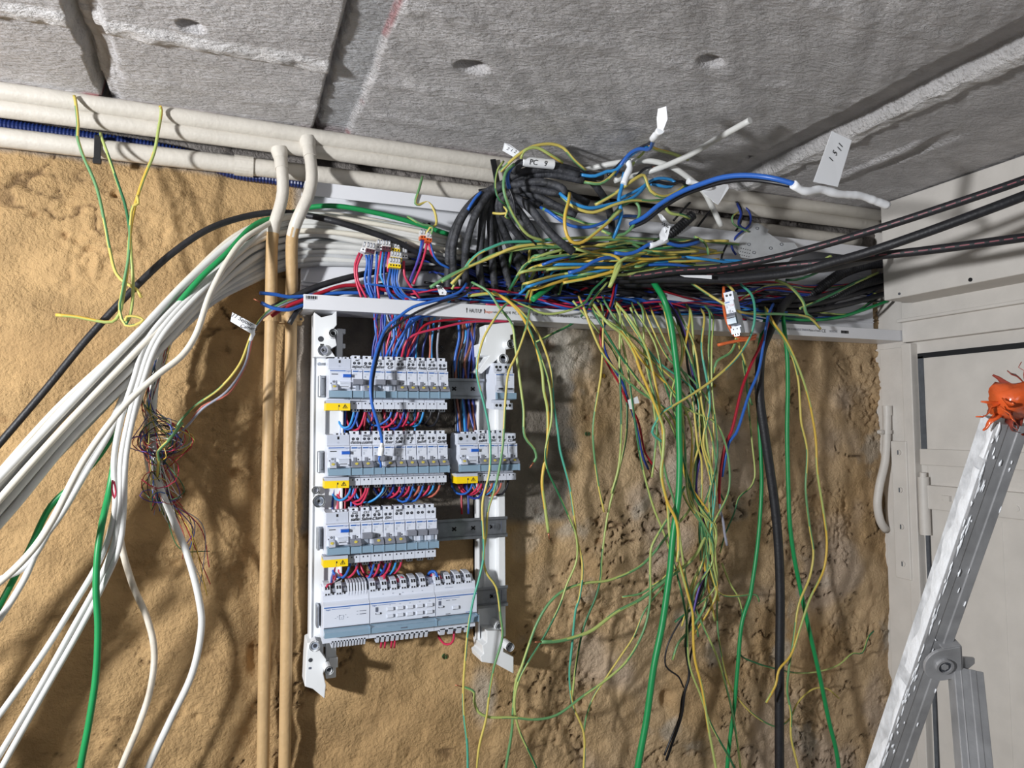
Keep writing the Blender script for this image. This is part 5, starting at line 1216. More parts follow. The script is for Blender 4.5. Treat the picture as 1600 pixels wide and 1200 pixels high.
loops('second row', Z2, .1345, [('sky', 2.2, .003), ('red', 2.7, .004), ('red', 3.6, .003), ('red', 3.8, .003), ('sky', 5.2, .012), ('black', 5.5, .010), ('navy', 6.1, .002), ('red', 6.7, .004), ('navy', 7.1, .001), ('red', 7.6, .002), ('blue', 7.95, .002), ('salmon', 8.55, .003), ('blue', 8.9, .004), ('red', 9.5, .006), ('sky', 9.9, .003), ('salmon', 10.5, .004)],
      [('navy', .155, .150), ('red', .166, .158), ('crim', .172, .170), ('vio', .182, .186), ('blue', .188, .180), ('crim', .195, .196), ('black', .21, .20)])
loops('third row', Z3, .1340, [('blue', 2.2, .002), ('red', 2.9, .004), ('blue', 4.4, .001), ('red', 4.9, .002), ('navy', 5.5, .001), ('red', 5.9, .003), ('sky', 6.4, .001), ('red', 6.9, .002)], [('crim', .160, .152), ('navy', .163, .150)])
loops('short right-hand row', Z2, xr, [('blue', 1.7, .002), ('red', 2.35, .002), ('red', 2.65, .002), ('navy', 3.1, .003), ('salmon', 3.75, .002), ('sky', 4.0, .003), ('salmon', 4.7, .002), ('black', 5.4, .001)], [('crim', xr + .026, xr + .022), ('navy', xr + .03, xr + .034)])
def jumper(kd, label, pts, r=.0019): W(kd, label, pts, None, r=r)
jumper('red', 'red lead plugged into the left end of the bottom row', [(525, 898, .03), (521, 912, .05), (512, 914, .062), (509, 922, .064), (513, 931, .062)])
jumper('black', 'black lead plugged beside the red one at left of the bottom row', [(540, 897, .03), (528, 908, .05), (519, 916, .058), (519, 928, .058)])
jumper('red', 'pink lead looping from behind to the first middle terminal', [(575, 893, .025), (592, 902, .03), (604, 908, .05), (608, 922, .060)])
jumper('red', 'upright pink lead in the first middle terminal of the bottom row', [(598, 921, .060), (599, 908, .058), (602, 897, .05), (604, 884, .035)])
jumper('red', 'pink lead curled into the second middle terminal', [(610, 920, .060), (615, 908, .060), (621, 905, .056), (622, 914, .058)])
jumper('red', 'pink hooked lead in the third middle terminal', [(631, 917, .060), (632, 907, .060), (627, 902, .056), (622, 907, .050)])
jumper('blue', 'blue lead looping into the right-hand module of the bottom row', [(667, 902, .03), (672, 894, .05), (679, 893, .060), (683, 900, .062), (682, 912, .060)], .0023)
jumper('red', 'pink lead looping with the blue one into the right-hand module', [(667, 905, .03), (676, 898, .05), (684, 898, .058), (689, 903, .060), (689, 911, .058)])
jumper('red', 'pink tail hanging below the right-hand module of the bottom row', [(709, 985, .055), (709, 998, .055), (704, 1006, .05), (694, 1006, .04), (685, 994, .02)])
for u in (596, 602, 612, 617): jumper('red', 'short pink tail under the middle module of the bottom row', [(u, 995, .055), (u, 1003, .055), (u - 1, 1012, .05)], .0017); bpy.context.scene.collection.objects[-1]['group'] = 'short pink tails under the bottom row'
W('brown', 'tan wires bent in front of the plaster between third and bottom rows', [(562, 893, .01), (572, 905, .02), (580, 918, .03)], r=.002)
# ---- the blue and black pair hanging in front of the breakers
W('blue', 'long blue wire hanging in front of the breakers to the second row', [(729, 443, .08), (720, 455, .085), (690, 467, .09), (645, 480, .09), (626, 493, .09), (604, 512, .09), (592, 538, .10), (584, 566, .105), (579, 600, .11), (581, 630, .11), (590, 660, .105), (596, 682, .10), (597, 697, .098)], px=5)
W('black', 'black wire accompanying the long blue one in front of the top row', [(738, 443, .08), (727, 459, .085), (690, 472, .09), (655, 486, .088), (622, 506, .086), (604, 522, .09), (593, 548, .098), (586, 576, .10), (582, 604, .108), (582, 628, .108)], px=4)
b = MB(); a, c = P(597, 692, .100), P(594, 712, .099)
b.cyl(a, a + (c - a) * .35, .0030, 'wago_clear', n=10); b.cyl(a + (c - a) * .35, c, .0045, 'paper', .0040, n=10); tag(b.build('crimp_sleeve'), 'white paper sleeve on the end of the long blue wire at second row', 'sleeve')
W('blue', 'short blue tail below the white sleeve at the second row', [(594, 711, .099), (592, 718, .099), (595, 724, .099), (595, 730, .096)], px=3.5)
# ------------------------------------------------------------------ black cable fan above the trunking
GF = 'black sheathed cables fanning up from the trunking'
fanb = [
    ([(716, 470, .035), (709, 430, .05), (708, 385, .07), (722, 340, .085), (748, 308, .092), (768, 296, .094), (800, 282, .11), (850, 272, .13), (912, 282, .15)], 'black cable of the fan ending highest, below the PC 9 sleeve'),
    ([(735, 470, .035), (727, 430, .05), (728, 390, .075), (738, 348, .09), (757, 312, .097), (774, 296, .10), (810, 288, .12), (845, 284, .14), (880, 296, .16), (882, 306, .16)], None),
    ([(758, 470, .035), (749, 420, .05), (752, 370, .07), (757, 325, .085), (770, 300, .092), (800, 293, .11), (835, 296, .13), (860, 300, .14), (876, 303, .15)], None),
    ([(775, 470, .03), (771, 430, .045), (768, 380, .06), (766, 335, .075), (772, 302, .086), (800, 300, .105), (835, 305, .12), (870, 322, .135), (900, 338, .145)], None),
    ([(800, 470, .03), (792, 430, .04), (777, 380, .055), (770, 330, .07), (775, 304, .084), (805, 312, .10), (830, 318, .115), (845, 321, .12)], None),
    ([(830, 470, .03), (812, 420, .04), (790, 370, .055), (776, 330, .07), (778, 302, .09), (800, 276, .115), (830, 266, .13), (870, 266, .14), (905, 275, .15)], None),
    ([(860, 470, .03), (830, 425, .04), (800, 385, .055), (782, 345, .072), (778, 312, .088), (796, 290, .10), (840, 290, .12), (880, 300, .13), (920, 318, .14)], None),
    ([(700, 465, .03), (700, 425, .04), (703, 380, .06), (715, 348, .075), (736, 318, .085), (760, 300, .09), (790, 294, .10), (815, 300, .11), (850, 315, .12)], None),
    ([(872, 478, .03), (862, 440, .04), (842, 405, .05), (812, 370, .07), (790, 340, .085), (783, 316, .095), (800, 300, .11), (815, 296, .12)], None),
    ([(780, 300, .09), (805, 308, .11), (832, 330, .13), (848, 350, .14), (868, 372, .15), (896, 394, .155)], 'thick black cable of the fan cut off lower right above the earth wires'),
    ([(905, 272, .14), (925, 284, .13), (938, 300, .12), (950, 322, .10), (955, 345, .08), (958, 400, .05)], 'black cable bending down behind the blue wires'),
    ([(776, 300, .09), (800, 318, .10), (822, 345, .10), (845, 385, .09), (852, 420, .07), (870, 450, .05)], None),
    ([(800, 270, .14), (812, 256, .145), (850, 258, .145), (880, 262, .14), (912, 272, .13), (940, 276, .12)], 'black cable wearing the white PC 9 sleeve'),
]
for k, (pts, lb) in enumerate(fanb):
    W('sb', lb or 'dusty black cable fanning from the strap above the trunking', pts, GF, r=.0065 if k not in (9, 12) else .0070)
W('black', 'thin black wire hanging in front of the black cable fan', [(794, 290, .14), (803, 315, .14), (807, 345, .14), (820, 365, .13), (838, 382, .12)], px=3.5)
W('blue', 'short blue core peeking from a black cable left of the strap', [(752, 300, .1), (744, 308, .1), (737, 318, .1), (731, 328, .098)], px=5)

T = 'loose wire ends above the trunking'
def tw(kind, label, pts, px=4.5, tip=0): W(kind, label, pts, None, px=px, tip=tip)
tw('yg', 'yellow green wire arching highest over the black cable fan', [(782, 268, .15), (800, 250, .16), (817, 237, .165), (832, 229, .165), (862, 225, .165), (880, 231, .165), (897, 250, .165), (915, 266, .16)], 5)
tw('yy', 'yellow wire arching just beneath the highest green arch', [(814, 248, .16), (817, 238, .165), (826, 232, .168), (840, 231, .168), (860, 242, .168), (879, 254, .16)], 5)
tw('gy', 'dark green loop just right of the wide black strap', [(787, 252, .13), (777, 267, .135), (774, 295, .14), (780, 312, .14), (792, 320, .13)], 3.5)
tw('gg', 'bright green wire curving down from the white sleeve past the strap', [(803, 257, .16), (790, 270, .165), (787, 295, .165), (795, 322, .16), (807, 345, .15), (825, 367, .14), (850, 376, .13)], 5)
tw('blue', 'short blue core beside the green wire at the white sleeve', [(802, 258, .158), (794, 270, .16), (793, 282, .16), (796, 294, .155)], 6)
tw('yg', 'small twisted yellow wire end left of the black fan', [(770, 333, .10), (782, 334, .11), (793, 332, .12), (788, 323, .125), (793, 330, .125), (790, 338, .125), (796, 341, .12)], 4)
tw('sky', 'blue wire swinging right from a cut black cable, upper', [(875, 302, .16), (884, 310, .17), (895, 317, .175), (920, 325, .18), (950, 320, .18), (987, 310, .18), (1007, 292, .17), (1012, 284, .16)], 5.5)
tw('yg', 'yellow green wire swinging right below the upper blue wire', [(877, 306, .16), (887, 316, .17), (900, 325, .175), (925, 332, .18), (960, 320, .185), (987, 313, .185), (1015, 314, .18), (1042, 312, .17)], 5)
tw('yy', 'long yellow loop hanging below the cut black cables', [(890, 302, .17), (888, 316, .185), (883, 335, .19), (883, 357, .19), (891, 376, .19), (905, 380, .19), (940, 356, .19), (970, 328, .185)], 5.5)
tw('blue', 'blue wire running right from the lower cut black cable', [(845, 324, .13), (858, 331, .15), (870, 340, .16), (890, 352, .165), (920, 355, .17), (950, 345, .17), (972, 338, .17), (996, 338, .16)], 5)
tw('gg', 'pale green wire sagging between lower cut cable and the loop', [(848, 326, .14), (870, 334, .15), (895, 342, .155), (925, 351, .16), (950, 345, .165), (967, 325, .165), (985, 308, .16)], 4.5)
tw('sky', 'blue wire hanging straight down behind the tape wrapped bundle', [(975, 270, .17), (972, 290, .175), (967, 312, .18), (971, 332, .18), (965, 355, .175), (958, 372, .165)], 6)
tw('yg', 'short yellow green end beside the upper cut cable', [(911, 284, .15), (922, 286, .16), (937, 287, .165), (950, 280, .17), (962, 268, .17)], 5)
tw('sky', 'blue wire leaving the top cut cable toward the paper tags', [(905, 273, .15), (930, 275, .16), (948, 268, .165), (962, 266, .17), (980, 247, .18), (997, 235, .21), (1012, 231, .25)], 5.5)
tw('blue', 'blue wire rising to the topmost paper tag', [(960, 274, .165), (967, 262, .17), (982, 242, .19), (997, 233, .22), (1014, 233, .26), (1020, 222, .30), (1022, 214, .335)], 6)
tw('black', 'black wire rising beside the blue one to the topmost paper tag', [(950, 274, .16), (966, 258, .165), (984, 240, .18), (1004, 229, .23), (1016, 223, .28), (1026, 210, .34), (1036, 198, .37)], 5)
tw('gy', 'short green wire under the topmost paper tag', [(985, 262, .16), (995, 248, .155), (1004, 240, .15), (1010, 232, .145), (1018, 226, .14)], 4)
tw('yg', 'zigzag yellow green wire in the middle of the tangle', [(930, 320, .16), (945, 312, .165), (962, 302, .17), (975, 292, .175), (998, 276, .18), (1006, 274, .18), (1016, 298, .18), (1033, 307, .18), (1054, 302, .175), (1071, 290, .165)], 5.5)
tw('yy', 'stiff yellow wire pointing right beneath the topmost paper tag', [(1014, 226, .14), (1022, 232, .145), (1050, 240, .15), (1075, 249, .15)], 5)
tw('sky', 'blue loop right of centre in the tangle', [(965, 312, .16), (1000, 295, .165), (1020, 281, .17), (1040, 279, .17), (1054, 284, .17), (1048, 292, .17), (1030, 290, .17), (1015, 287, .165)], 5)
tw('black', 'black loop right of centre in the tangle', [(1010, 286, .165), (1030, 284, .17), (1048, 288, .172), (1066, 284, .17), (1074, 290, .165)], 5)
tw('black', 'black cut end with bare copper near the white cable', [(985, 286, .165), (1000, 270, .17), (1008, 263, .17), (1018, 261, .168)], 4, 2)
tw('gg', 'green wire crossing at mid height toward the corrugated hose', [(970, 322, .17), (990, 314, .175), (998, 322, .178), (999, 336, .178), (990, 352, .175), (975, 366, .17), (955, 366, .165), (940, 360, .16)], 5)
tw('gy', 'green yellow end curling down beside the black corrugated hose', [(1040, 314, .15), (1041, 326, .15), (1048, 333, .15), (1066, 336, .15), (1077, 341, .145)], 5)
tw('blue', 'blue wire ending in the low white tape wrap', [(960, 395, .14), (978, 397, .145), (995, 393, .15), (1010, 384, .155), (1018, 380, .155)], 6)
tw('blue', 'blue tail sticking right out of the low white tape wrap', [(1036, 377, .155), (1045, 380, .155), (1060, 384, .155), (1078, 382, .155), (1092, 378, .15)], 6)
tw('black', 'black tail sticking right above the blue tail', [(1036, 375, .153), (1050, 378, .153), (1068, 380, .152), (1091, 374, .15)], 4.5)
tw('gg', 'green hook hanging beside the blue tail', [(1085, 370, .13), (1098, 376, .13), (1105, 386, .13), (1107, 398, .125)], 4)
W('blue', 'thick blue wire arching forward to the big paper flag', [(985, 350, .17), (1005, 340, .20), (1030, 320, .24), (1062, 301, .29), (1100, 286, .34), (1130, 277, .37), (1165, 274, .40), (1205, 278, .43), (1243, 288, .45)], None, px=8)
W('black', 'black wire under the thick blue one to the big paper flag', [(985, 356, .165), (1008, 346, .195), (1034, 326, .235), (1066, 306, .283), (1104, 292, .333), (1134, 284, .363), (1168, 281, .393), (1207, 285, .423), (1243, 292, .445)], None, px=6.5)
W('cw', 'white cable bending over the tangle and ending in a cut stub', [(905, 268, .10), (925, 263, .11), (950, 257, .13), (985, 252, .15), (1020, 252, .17), (1050, 261, .18), (1076, 278, .185), (1100, 300, .185), (1112, 322, .18), (1127, 353, .175)], None, px=9)
pts = [PC(985, 275, .10), PC(1030, 260, .07), PC(1075, 243, .045), PC(1125, 215, .03), PC(1173, 187, .022)]
pts = [P(960, 282, .14)] + [PV(1015, 268, .16), PV(1070, 246, .20, .03), PV(1120, 217, .25, .026), PV(1172, 188, .31, .022)]
o = wire('sheathed_cable', 'cw', 'stiff cream cable pointing up right to the ceiling', None, 'cable', None, pxr(1070, 246, .2, 9), 0, 12, raw=pts)

# ---- flat layer of earth wires along the trunking mouth
GH = 'earth wires lying flat across the trunking mouth'
for k in range(24):
    kd = ['yg', 'gy', 'yy', 'sky', 'yg', 'black', 'yg', 'gg', 'blue', 'yy'][k % 10]
    u0 = rng.uniform(785, 905); u1 = rng.uniform(1010, 1165); v0 = rng.uniform(384, 452); v1 = 385 + (v0 - 384) * .45 + rng.uniform(-5, 12); pts = []
    N = 6; bend = rng.uniform(-14, 4)
    for i in range(N):
        t = i / (N - 1); pts.append((u0 + (u1 - u0) * t, v0 + (v1 - v0) * t + bend * math.sin(math.pi * t) + rng.normal(0, 2.5), .085 + rng.uniform(-.018, .03)))
    lab = {'sky': 'blue', 'blue': 'blue', 'black': 'black'}.get(kd, 'yellow green')
    pts = [(pts[0][0] - rng.uniform(5, 30), pts[0][1] + rng.uniform(16, 36), .035), (pts[0][0] - 6, pts[0][1] + rng.uniform(2, 8), .07)] + pts
    W(kd, f'{lab} wire in the flat layer across the trunking mouth', pts, f'{lab} wires in the flat layer across the trunking mouth', px=4.6)
tw('gg', 'long green wire reaching left from the flat layer, upper', [(672, 449, .08), (700, 432, .085), (737, 415, .09), (775, 397, .095), (825, 388, .10), (875, 386, .10), (905, 384, .10)], 5)
tw('tg', 'long green wire reaching left from the flat layer, kinked one', [(705, 444, .08), (722, 425, .085), (735, 408, .09), (748, 396, .095), (767, 387, .10), (790, 379, .10), (835, 377, .10), (870, 372, .10)], 5)
tw('yg', 'long yellow wire reaching left from the flat layer, lower', [(690, 440, .085), (725, 420, .09), (768, 402, .095), (800, 388, .105), (850, 382, .105), (900, 392, .10)], 5)
tw('gy', 'green wire dropping from the flat layer into the trunking near left', [(797, 452, .06), (808, 432, .08), (820, 415, .09), (845, 400, .10), (880, 390, .10)], 5)
tw('gy', 'thin green end near the black and white tag at the trunking', [(706, 452, .07), (714, 438, .075), (724, 422, .08), (735, 405, .08)], 4)
tw('blue', 'blue wire curving through the flat layer of earth wires', [(888, 426, .11), (905, 422, .115), (925, 410, .12), (945, 403, .12), (970, 404, .11), (1000, 398, .10)], 6)
tw('yy', 'yellow wire folded down at the end of the flat layer', [(880, 442, .10), (930, 432, .115), (968, 418, .12), (970, 408, .122), (960, 400, .12), (930, 396, .115), (897, 388, .11)], 5)
tw('yy', 'short yellow end pointing down from the flat layer', [(970, 410, .122), (964, 425, .124), (953, 448, .12)], 6)
tw('cg', 'short green sheathed end lying in the trunking mouth', [(895, 405, .05), (868, 440, .07), (850, 455, .08), (832, 468, .085)], 9)

# ---- long black cables coming forward to the right
def dashed(label, pts, px, dashes):
    w3 = to3d(pts); m = pts[2]
    if pts[-1][0] > 1600: w3 += [w3[-1] + (w3[-1] - w3[-2]).normalized() * .15, w3[-1] + (w3[-1] - w3[-2]).normalized() * .30]
    r = pxr(m[0], m[1], m[2], px); path = smooth_path(w3, .006)
    me = tube_mesh('sheathed_cable', path, r, ('cable_black',), 24); me.materials.append(MATS['dash_red'])
    o = link('sheathed_cable', me); tag(o, label, 'cable', 'long black cables coming forward to the right')
    if dashes:
        n = 24; mi = [0] * len(me.polygons)
        for i in range(len(path) - 1):
            if (i // 1) % 3 == 0: continue
            best = None
            for k in range(n):
                c = Vector(me.polygons[i * n + k].center); ax = Vector(path[i]) * .5 + Vector(path[i + 1]) * .5
                nrm = (c - ax).normalized(); view = (CAM + Vector((0, 0, .25)) - c).normalized(); s = nrm.dot(view)
                if best is None or s > best[0]: best = (s, k)
            mi[i * n + best[1]] = 1
        me.polygons.foreach_set('material_index', mi); me.update()
    return o
dashed('upper long black cable with printed red dashes rising to the right edge', [(905, 424, .07), (980, 432, .10), (1050, 424, .14), (1125, 418, .18), (1200, 405, .23), (1275, 386, .29), (1350, 364, .36), (1450, 332, .44), (1600, 281, .54), (1660, 258, .57)], 11, True)
dashed('plain thick black cable rising to the right edge between two dashed ones', [(930, 440, .06), (1000, 436, .09), (1060, 436, .12), (1115, 437, .15), (1180, 433, .19), (1250, 424, .24), (1300, 410, .29), (1350, 396, .34), (1450, 362, .42), (1600, 306, .52), (1660, 282, .55)], 13, False)
dashed('lower long black cable with red dashes running nearly level to the right edge', [(960, 446, .055), (1050, 437, .09), (1120, 428, .13), (1200, 418, .18), (1275, 411, .24), (1350, 402, .31), (1450, 391, .39), (1600, 371, .49), (1660, 362, .52)], 12, True)
dashed('black cable lying under the three long black ones', [(900, 436, .05), (1000, 444, .07), (1080, 441, .09), (1150, 437, .12), (1230, 424, .15), (1290, 420, .17), (1340, 410, .17), (1386, 398, .13)], 11, False)

# ---- corrugated black hoses
def hose(label, pts, px):
    w3 = to3d(pts); m = pts[len(pts) // 2]
    o = link('corrugated_conduit', tube_mesh('corrugated_conduit', smooth_path(w3, .0026), pxr(m[0], m[1], m[2], px), ('conduit_black',), 14, corr=.14)); tag(o, label, 'conduit', 'black corrugated hoses')
hose('upper black corrugated hose entering the trunking under the long cables', [(1240, 478, .03), (1287, 446, .045), (1314, 428, .055), (1345, 416, .06), (1400, 408, .05)], 17)
hose('lower black corrugated hose entering the trunking beside a green wire', [(1270, 490, .035), (1305, 464, .05), (1340, 446, .058), (1370, 437, .058), (1405, 430, .05)], 17)
hose('short black corrugated hose behind the cut white cable', [(1010, 395, .05), (1035, 375, .06), (1060, 356, .07), (1082, 336, .075)], 16)
tw('gy', 'green yellow wire lying between the two black corrugated hoses', [(1250, 482, .07), (1290, 465, .075), (1330, 445, .078), (1372, 426, .07)], 4)
tw('gy', 'green wire coming from behind under the long black cables', [(1228, 437, .10), (1245, 437, .12), (1262, 432, .13), (1285, 421, .13), (1297, 408, .12), (1298, 400, .11), (1290, 404, .10)], 4)
for k, pts in enumerate(([(1098, 300, .04), (1085, 310, .05), (1070, 325, .06), (1052, 345, .05)], [(1135, 305, .05), (1155, 320, .06), (1158, 345, .06), (1140, 375, .06), (1128, 400, .05), (1127, 420, .05)], [(1118, 320, .05), (1105, 335, .06), (1080, 368, .05)], [(1150, 315, .05), (1170, 330, .06), (1172, 350, .07), (1150, 370, .07), (1143, 385, .06), (1150, 398, .06)])):
    tw('black' if k < 3 else 'navy', 'thin dark wire hanging between pipes and steel plate', pts, 3.5); COL.objects[-1]['group'] = 'thin dark wires by the steel plate'
tw('yg', 'thin yellow wire hanging above the steel plate', [(1156, 330, .06), (1144, 340, .07), (1146, 350, .07), (1160, 358, .08), (1170, 362, .08)], 3)
tw('navy', 'dark blue wire bent above the steel plate', [(1152, 318, .06), (1158, 335, .07), (1154, 350, .075), (1164, 358, .08), (1172, 350, .08)], 4)

# ---- steel plate
def plate():
    c = [P(u, v, d) for u, v, d in ((1174, 350, .075), (1184, 348, .075), (1201, 359, .08), (1199, 363, .08), (1222, 379, .085), (1241, 379, .125), (1249, 390, .09), (1229, 412, .115), (1158, 402, .085), (1150, 386, .10))]
    n0 = (c[5] - c[0]).cross(c[8] - c[0]); c = [CAM + (p - CAM) * ((c[0] - CAM).dot(n0) / (p - CAM).dot(n0)) for p in c]
    n = (c[3] - c[0]).cross(c[8] - c[0]).normalized()
    if n.y > 0: n = -n
    b = MB(); k = len(c); b.add(c + [p - n * .0015 for p in c], [tuple(range(k)), tuple(range(k, 2 * k))[::-1]] + [(i, (i + 1) % k, (i + 1) % k + k, i + k) for i in range(k)], 'steel_plate')
    def at(u, v):
        r = ray(u, v); return CAM + r * ((c[0] - CAM).dot(n) / r.dot(n))
    for u, v in ((1221, 382), (1204, 388), (1183, 357), (1170, 382), (1178, 395)): p = at(u, v); b.ring(p, p + n * .0008, .0036, .0022, 'galvanised', 10)
    for i in range(5):
        for j in range(3):
            p = at(1158 + 3.5 * i - j, 388 + 5 * j + i * .8); b.cyl(p - n * .0004, p + n * .0003, .0011, 'hole_black', n=6)
    tag(b.build('metal_plate'), 'pierced grey steel plate tilted under the pipes at right', 'plate')
plate()

# ---- loose single breaker hanging over the trunking lip
e = empty('circuit_breaker', P(1148, 512, .112), 'lone breaker dangling crooked over the trunking lip at right', 'circuit breaker')
e.rotation_euler = (math.radians(3), math.radians(-9), math.radians(-52))
for nm, key in (('housing', 'body'), ('printed_plate', 'plate'), ('label_holder', 'strip'), ('toggle', 'down'), ('terminal_clip', 'clip')): inst(nm, BRK[key], e)
mbk = MB(); mesh_to_mb(mbk, text_mesh('C20', .0045, 'w_red', (.0125, YM - .0016, .0360)), 'w_red'); mbk.build('printed_rating', e)
tw('orange', 'thick orange wire looping under the dangling breaker', [(1131, 448, .10), (1131, 480, .11), (1137, 505, .12), (1148, 524, .125), (1165, 528, .125), (1181, 524, .12)], 5)
tw('orange', 'second orange wire under the dangling breaker pointing left', [(1180, 529, .118), (1165, 531, .122), (1150, 533, .12), (1122, 539, .115)], 5)

# ---- push-in connectors
def wago(u, v, d, nx, label, base, rz=0.0, h=.010):
    p = P(u, v, d); e = empty('wire_connector', p, label, 'wire connector'); e.rotation_euler = (0, rz, 0); w = .0046 * nx
    b = MB(); b.box(-w / 2, w / 2, -.006, .006, 0, h, 'wago_clear'); 
    for k in range(nx): x = -w / 2 + .0046 * (k + .5); b.box(x - .0013, x + .0013, -.0066, -.005, .003, h + .001, 'ink_grey'); b.box(x - .0007, x + .0007, -.007, -.006, .004, h - .001, 'paper')
    b.build('clear_body', e, .0006)
    b = MB(); b.box(-w / 2 - .0003, w / 2 + .0003, -.0064, .0064, -.0055, .0005, base)
    for k in range(nx): x = -w / 2 + .0046 * (k + .5); b.cyl((x, -.0066, -.002), (x, -.005, -.002), .0014, 'hole_black', n=8)
    b.build('connector_base', e)
wago(569, 390, .052, 2, 'small clear connector on pink wires, leftmost in the group', 'paper', .25)
wago(578, 391, .058, 3, 'clear connector with dark base beside the leftmost one', 'wago_dark', .12)
wago(592, 386, .05, 2, 'clear connector standing behind, third from the left', 'paper', .08)
wago(603, 387, .055, 3, 'clear connector with dark red base, fourth from the left', 'wago_dark', .02)
wago(617, 390, .05, 3, 'topmost connector of the yellow based stack', 'label_yellow', .05)
wago(618, 404, .058, 4, 'middle connector of the yellow based stack', 'label_yellow', .06)
wago(616, 414, .064, 4, 'lowest yellow connector holding five blue wires', 'label_yellow', .03)
wago(631, 400, .045, 2, 'white connector at the right side of the yellow stack', 'paper', .0, .022)
wago(660, 370, .06, 2, 'left clear orange connector standing by the earth wire', 'wago_orange', -.05)
wago(669, 374, .066, 2, 'right clear orange connector standing by the earth wire', 'wago_orange', .1)
GW = 'wires rising from the trunking to the clear connectors'
for kd, pts in (('red', [(562, 395), (555, 412), (555, 432), (566, 470)]), ('red', [(566, 397), (558, 415), (559, 437), (574, 468)]), ('blue', [(572, 398), (574, 412), (570, 437), (575, 456), (584, 470)]), ('blue', [(577, 398), (577, 420), (576, 445), (584, 470)]), ('navy', [(582, 398), (580, 420), (578, 440), (590, 470)]),
                ('blue', [(589, 393), (588, 420), (586, 440), (587, 470)]), ('red', [(596, 393), (591, 420), (589, 440), (593, 470)]), ('sky', [(598, 394), (595, 420), (595, 432), (606, 452)]), ('navy', [(604, 394), (600, 420), (602, 445), (612, 470)]), ('red', [(608, 394), (606, 410), (606, 425)]),
                ('blue', [(610, 420), (606, 445), (609, 458), (624, 470), (660, 475)]), ('blue', [(614, 420), (613, 440), (618, 456), (632, 468), (670, 474)]), ('blue', [(618, 420), (616, 442), (623, 458), (638, 466), (690, 476)]), ('blue', [(622, 420), (620, 438), (628, 457), (645, 468), (700, 475)]), ('grey', [(626, 420), (622, 440), (628, 455), (640, 467), (660, 474)]), ('red', [(631, 408), (632, 430), (640, 445), (656, 466)]),
                ('blue', [(659, 376), (656, 395), (650, 415), (640, 444)]), ('vio', [(662, 376), (654, 405), (646, 425), (638, 445)]), ('red', [(667, 380), (664, 395), (658, 415), (646, 444)]), ('red', [(670, 380), (674, 395), (679, 402)]), ('blue', [(672, 380), (678, 400), (688, 412), (705, 420)])):
    lab = {'red': 'pink red', 'sky': 'light blue', 'navy': 'dark blue', 'vio': 'violet'}.get(kd, kd)
    W(kd, f'{lab} wire rising from the trunking into a clear connector', [(u, v, .058 - .002 * i) for i, (u, v) in enumerate(pts)], GW + ' ' + lab, px=4)

# ---- hanging wires over the plaster
def hw(kind, label, pts, px=4.2, d0=.10, d1=.06, tip=0):
    n = len(pts); q = []
    for i, p in enumerate(pts):
        t = i / (n - 1); q.append((p[0], p[1], p[2] if len(p) > 2 else d0 + (d1 - d0) * t))
    W(kind, label, q, None, px=px * (.86 if kind[0] != 'c' or kind == 'crim' else 1), tip=tip)
hw('tg', 'leftmost teal and yellow wire hanging in front of the right frame upright', [(800, 470, .07), (788, 478, .10), (775, 495), (755, 530), (745, 577), (747, 595), (756, 630), (765, 677), (765, 735), (754, 785), (755, 830), (756, 852), (755, 875), (747, 910), (740, 935), (731, 987), (726, 1040), (724, 1075), (725, 1117), (730, 1162), (731, 1210)], 4.5, .12, .09)
hw('yg', 'yellow wire crossing the teal one in front of the right frame upright', [(828, 480, .085), (822, 512), (807, 555), (795, 580), (790, 620), (787, 677), (785, 702), (775, 757), (762, 800), (760, 832), (755, 872), (760, 895), (775, 917), (782, 962), (785, 995), (772, 1042), (765, 1080), (759, 1125), (749, 1165), (744, 1210)], 4.5, .115, .08)
hw('gg', 'green wire from the trunking ending in a hook right of the relay', [(737, 441, .08), (762, 455, .095), (780, 480), (800, 507), (805, 540), (812, 592), (818, 640), (820, 682), (835, 702), (838, 715), (834, 722)], 5, .105, .09, 2)
hw('yy', 'thick yellow green wire with cut copper end halfway down the wall', [(731, 462, .075), (775, 460, .085), (805, 480), (822, 505), (837, 540), (847, 580), (850, 612), (855, 635), (856, 677), (853, 710), (847, 752), (852, 795), (857, 832)], 6, .10, .07, 2)
hw('tg', 'teal wire hanging beside the thick cut yellow green one', [(770, 455, .08), (805, 478, .095), (830, 505), (840, 520), (850, 542), (860, 575), (865, 630), (872, 677), (875, 702), (890, 760), (897, 805), (901, 840), (910, 882), (905, 935), (900, 950), (894, 1007), (890, 1055), (895, 1100), (912, 1145), (912, 1210)], 4.5)
hw('gy', 'pale yellow wire passing behind the teal one and looping to the bottom', [(790, 462, .08), (815, 490, .09), (838, 540), (858, 600), (862, 652), (852, 707), (855, 732), (872, 770), (890, 810), (900, 837), (901, 875), (885, 915), (875, 945), (850, 995), (825, 1035), (810, 1065), (804, 1100), (810, 1137), (842, 1210)], 4)
hw('gg', 'green wire making a wide arc left and dropping to bottom edge', [(1090, 640, .08), (1087, 700), (1085, 750), (1078, 795), (1062, 815), (1040, 840), (1025, 860), (1000, 885), (950, 907), (915, 911), (882, 922), (860, 940), (840, 972), (825, 1012), (815, 1042), (807, 1062), (802, 1105), (800, 1140), (789, 1210)], 5, .09, .05)
hw('gg', 'stout yellow green wire ending in bare copper by the lower bracket', [(1105, 830, .08), (1085, 870), (1042, 905), (1000, 937), (962, 957), (925, 985), (900, 995), (870, 1002), (846, 1003)], 6.5, .09, .09, 2)
hw('gy', 'green wire draped from the tangle across the trunking lip to the left', [(1000, 400, .11), (965, 412), (945, 436), (925, 455), (915, 472), (882, 487), (850, 490), (825, 480), (800, 470)], 4.5, .11, .085)
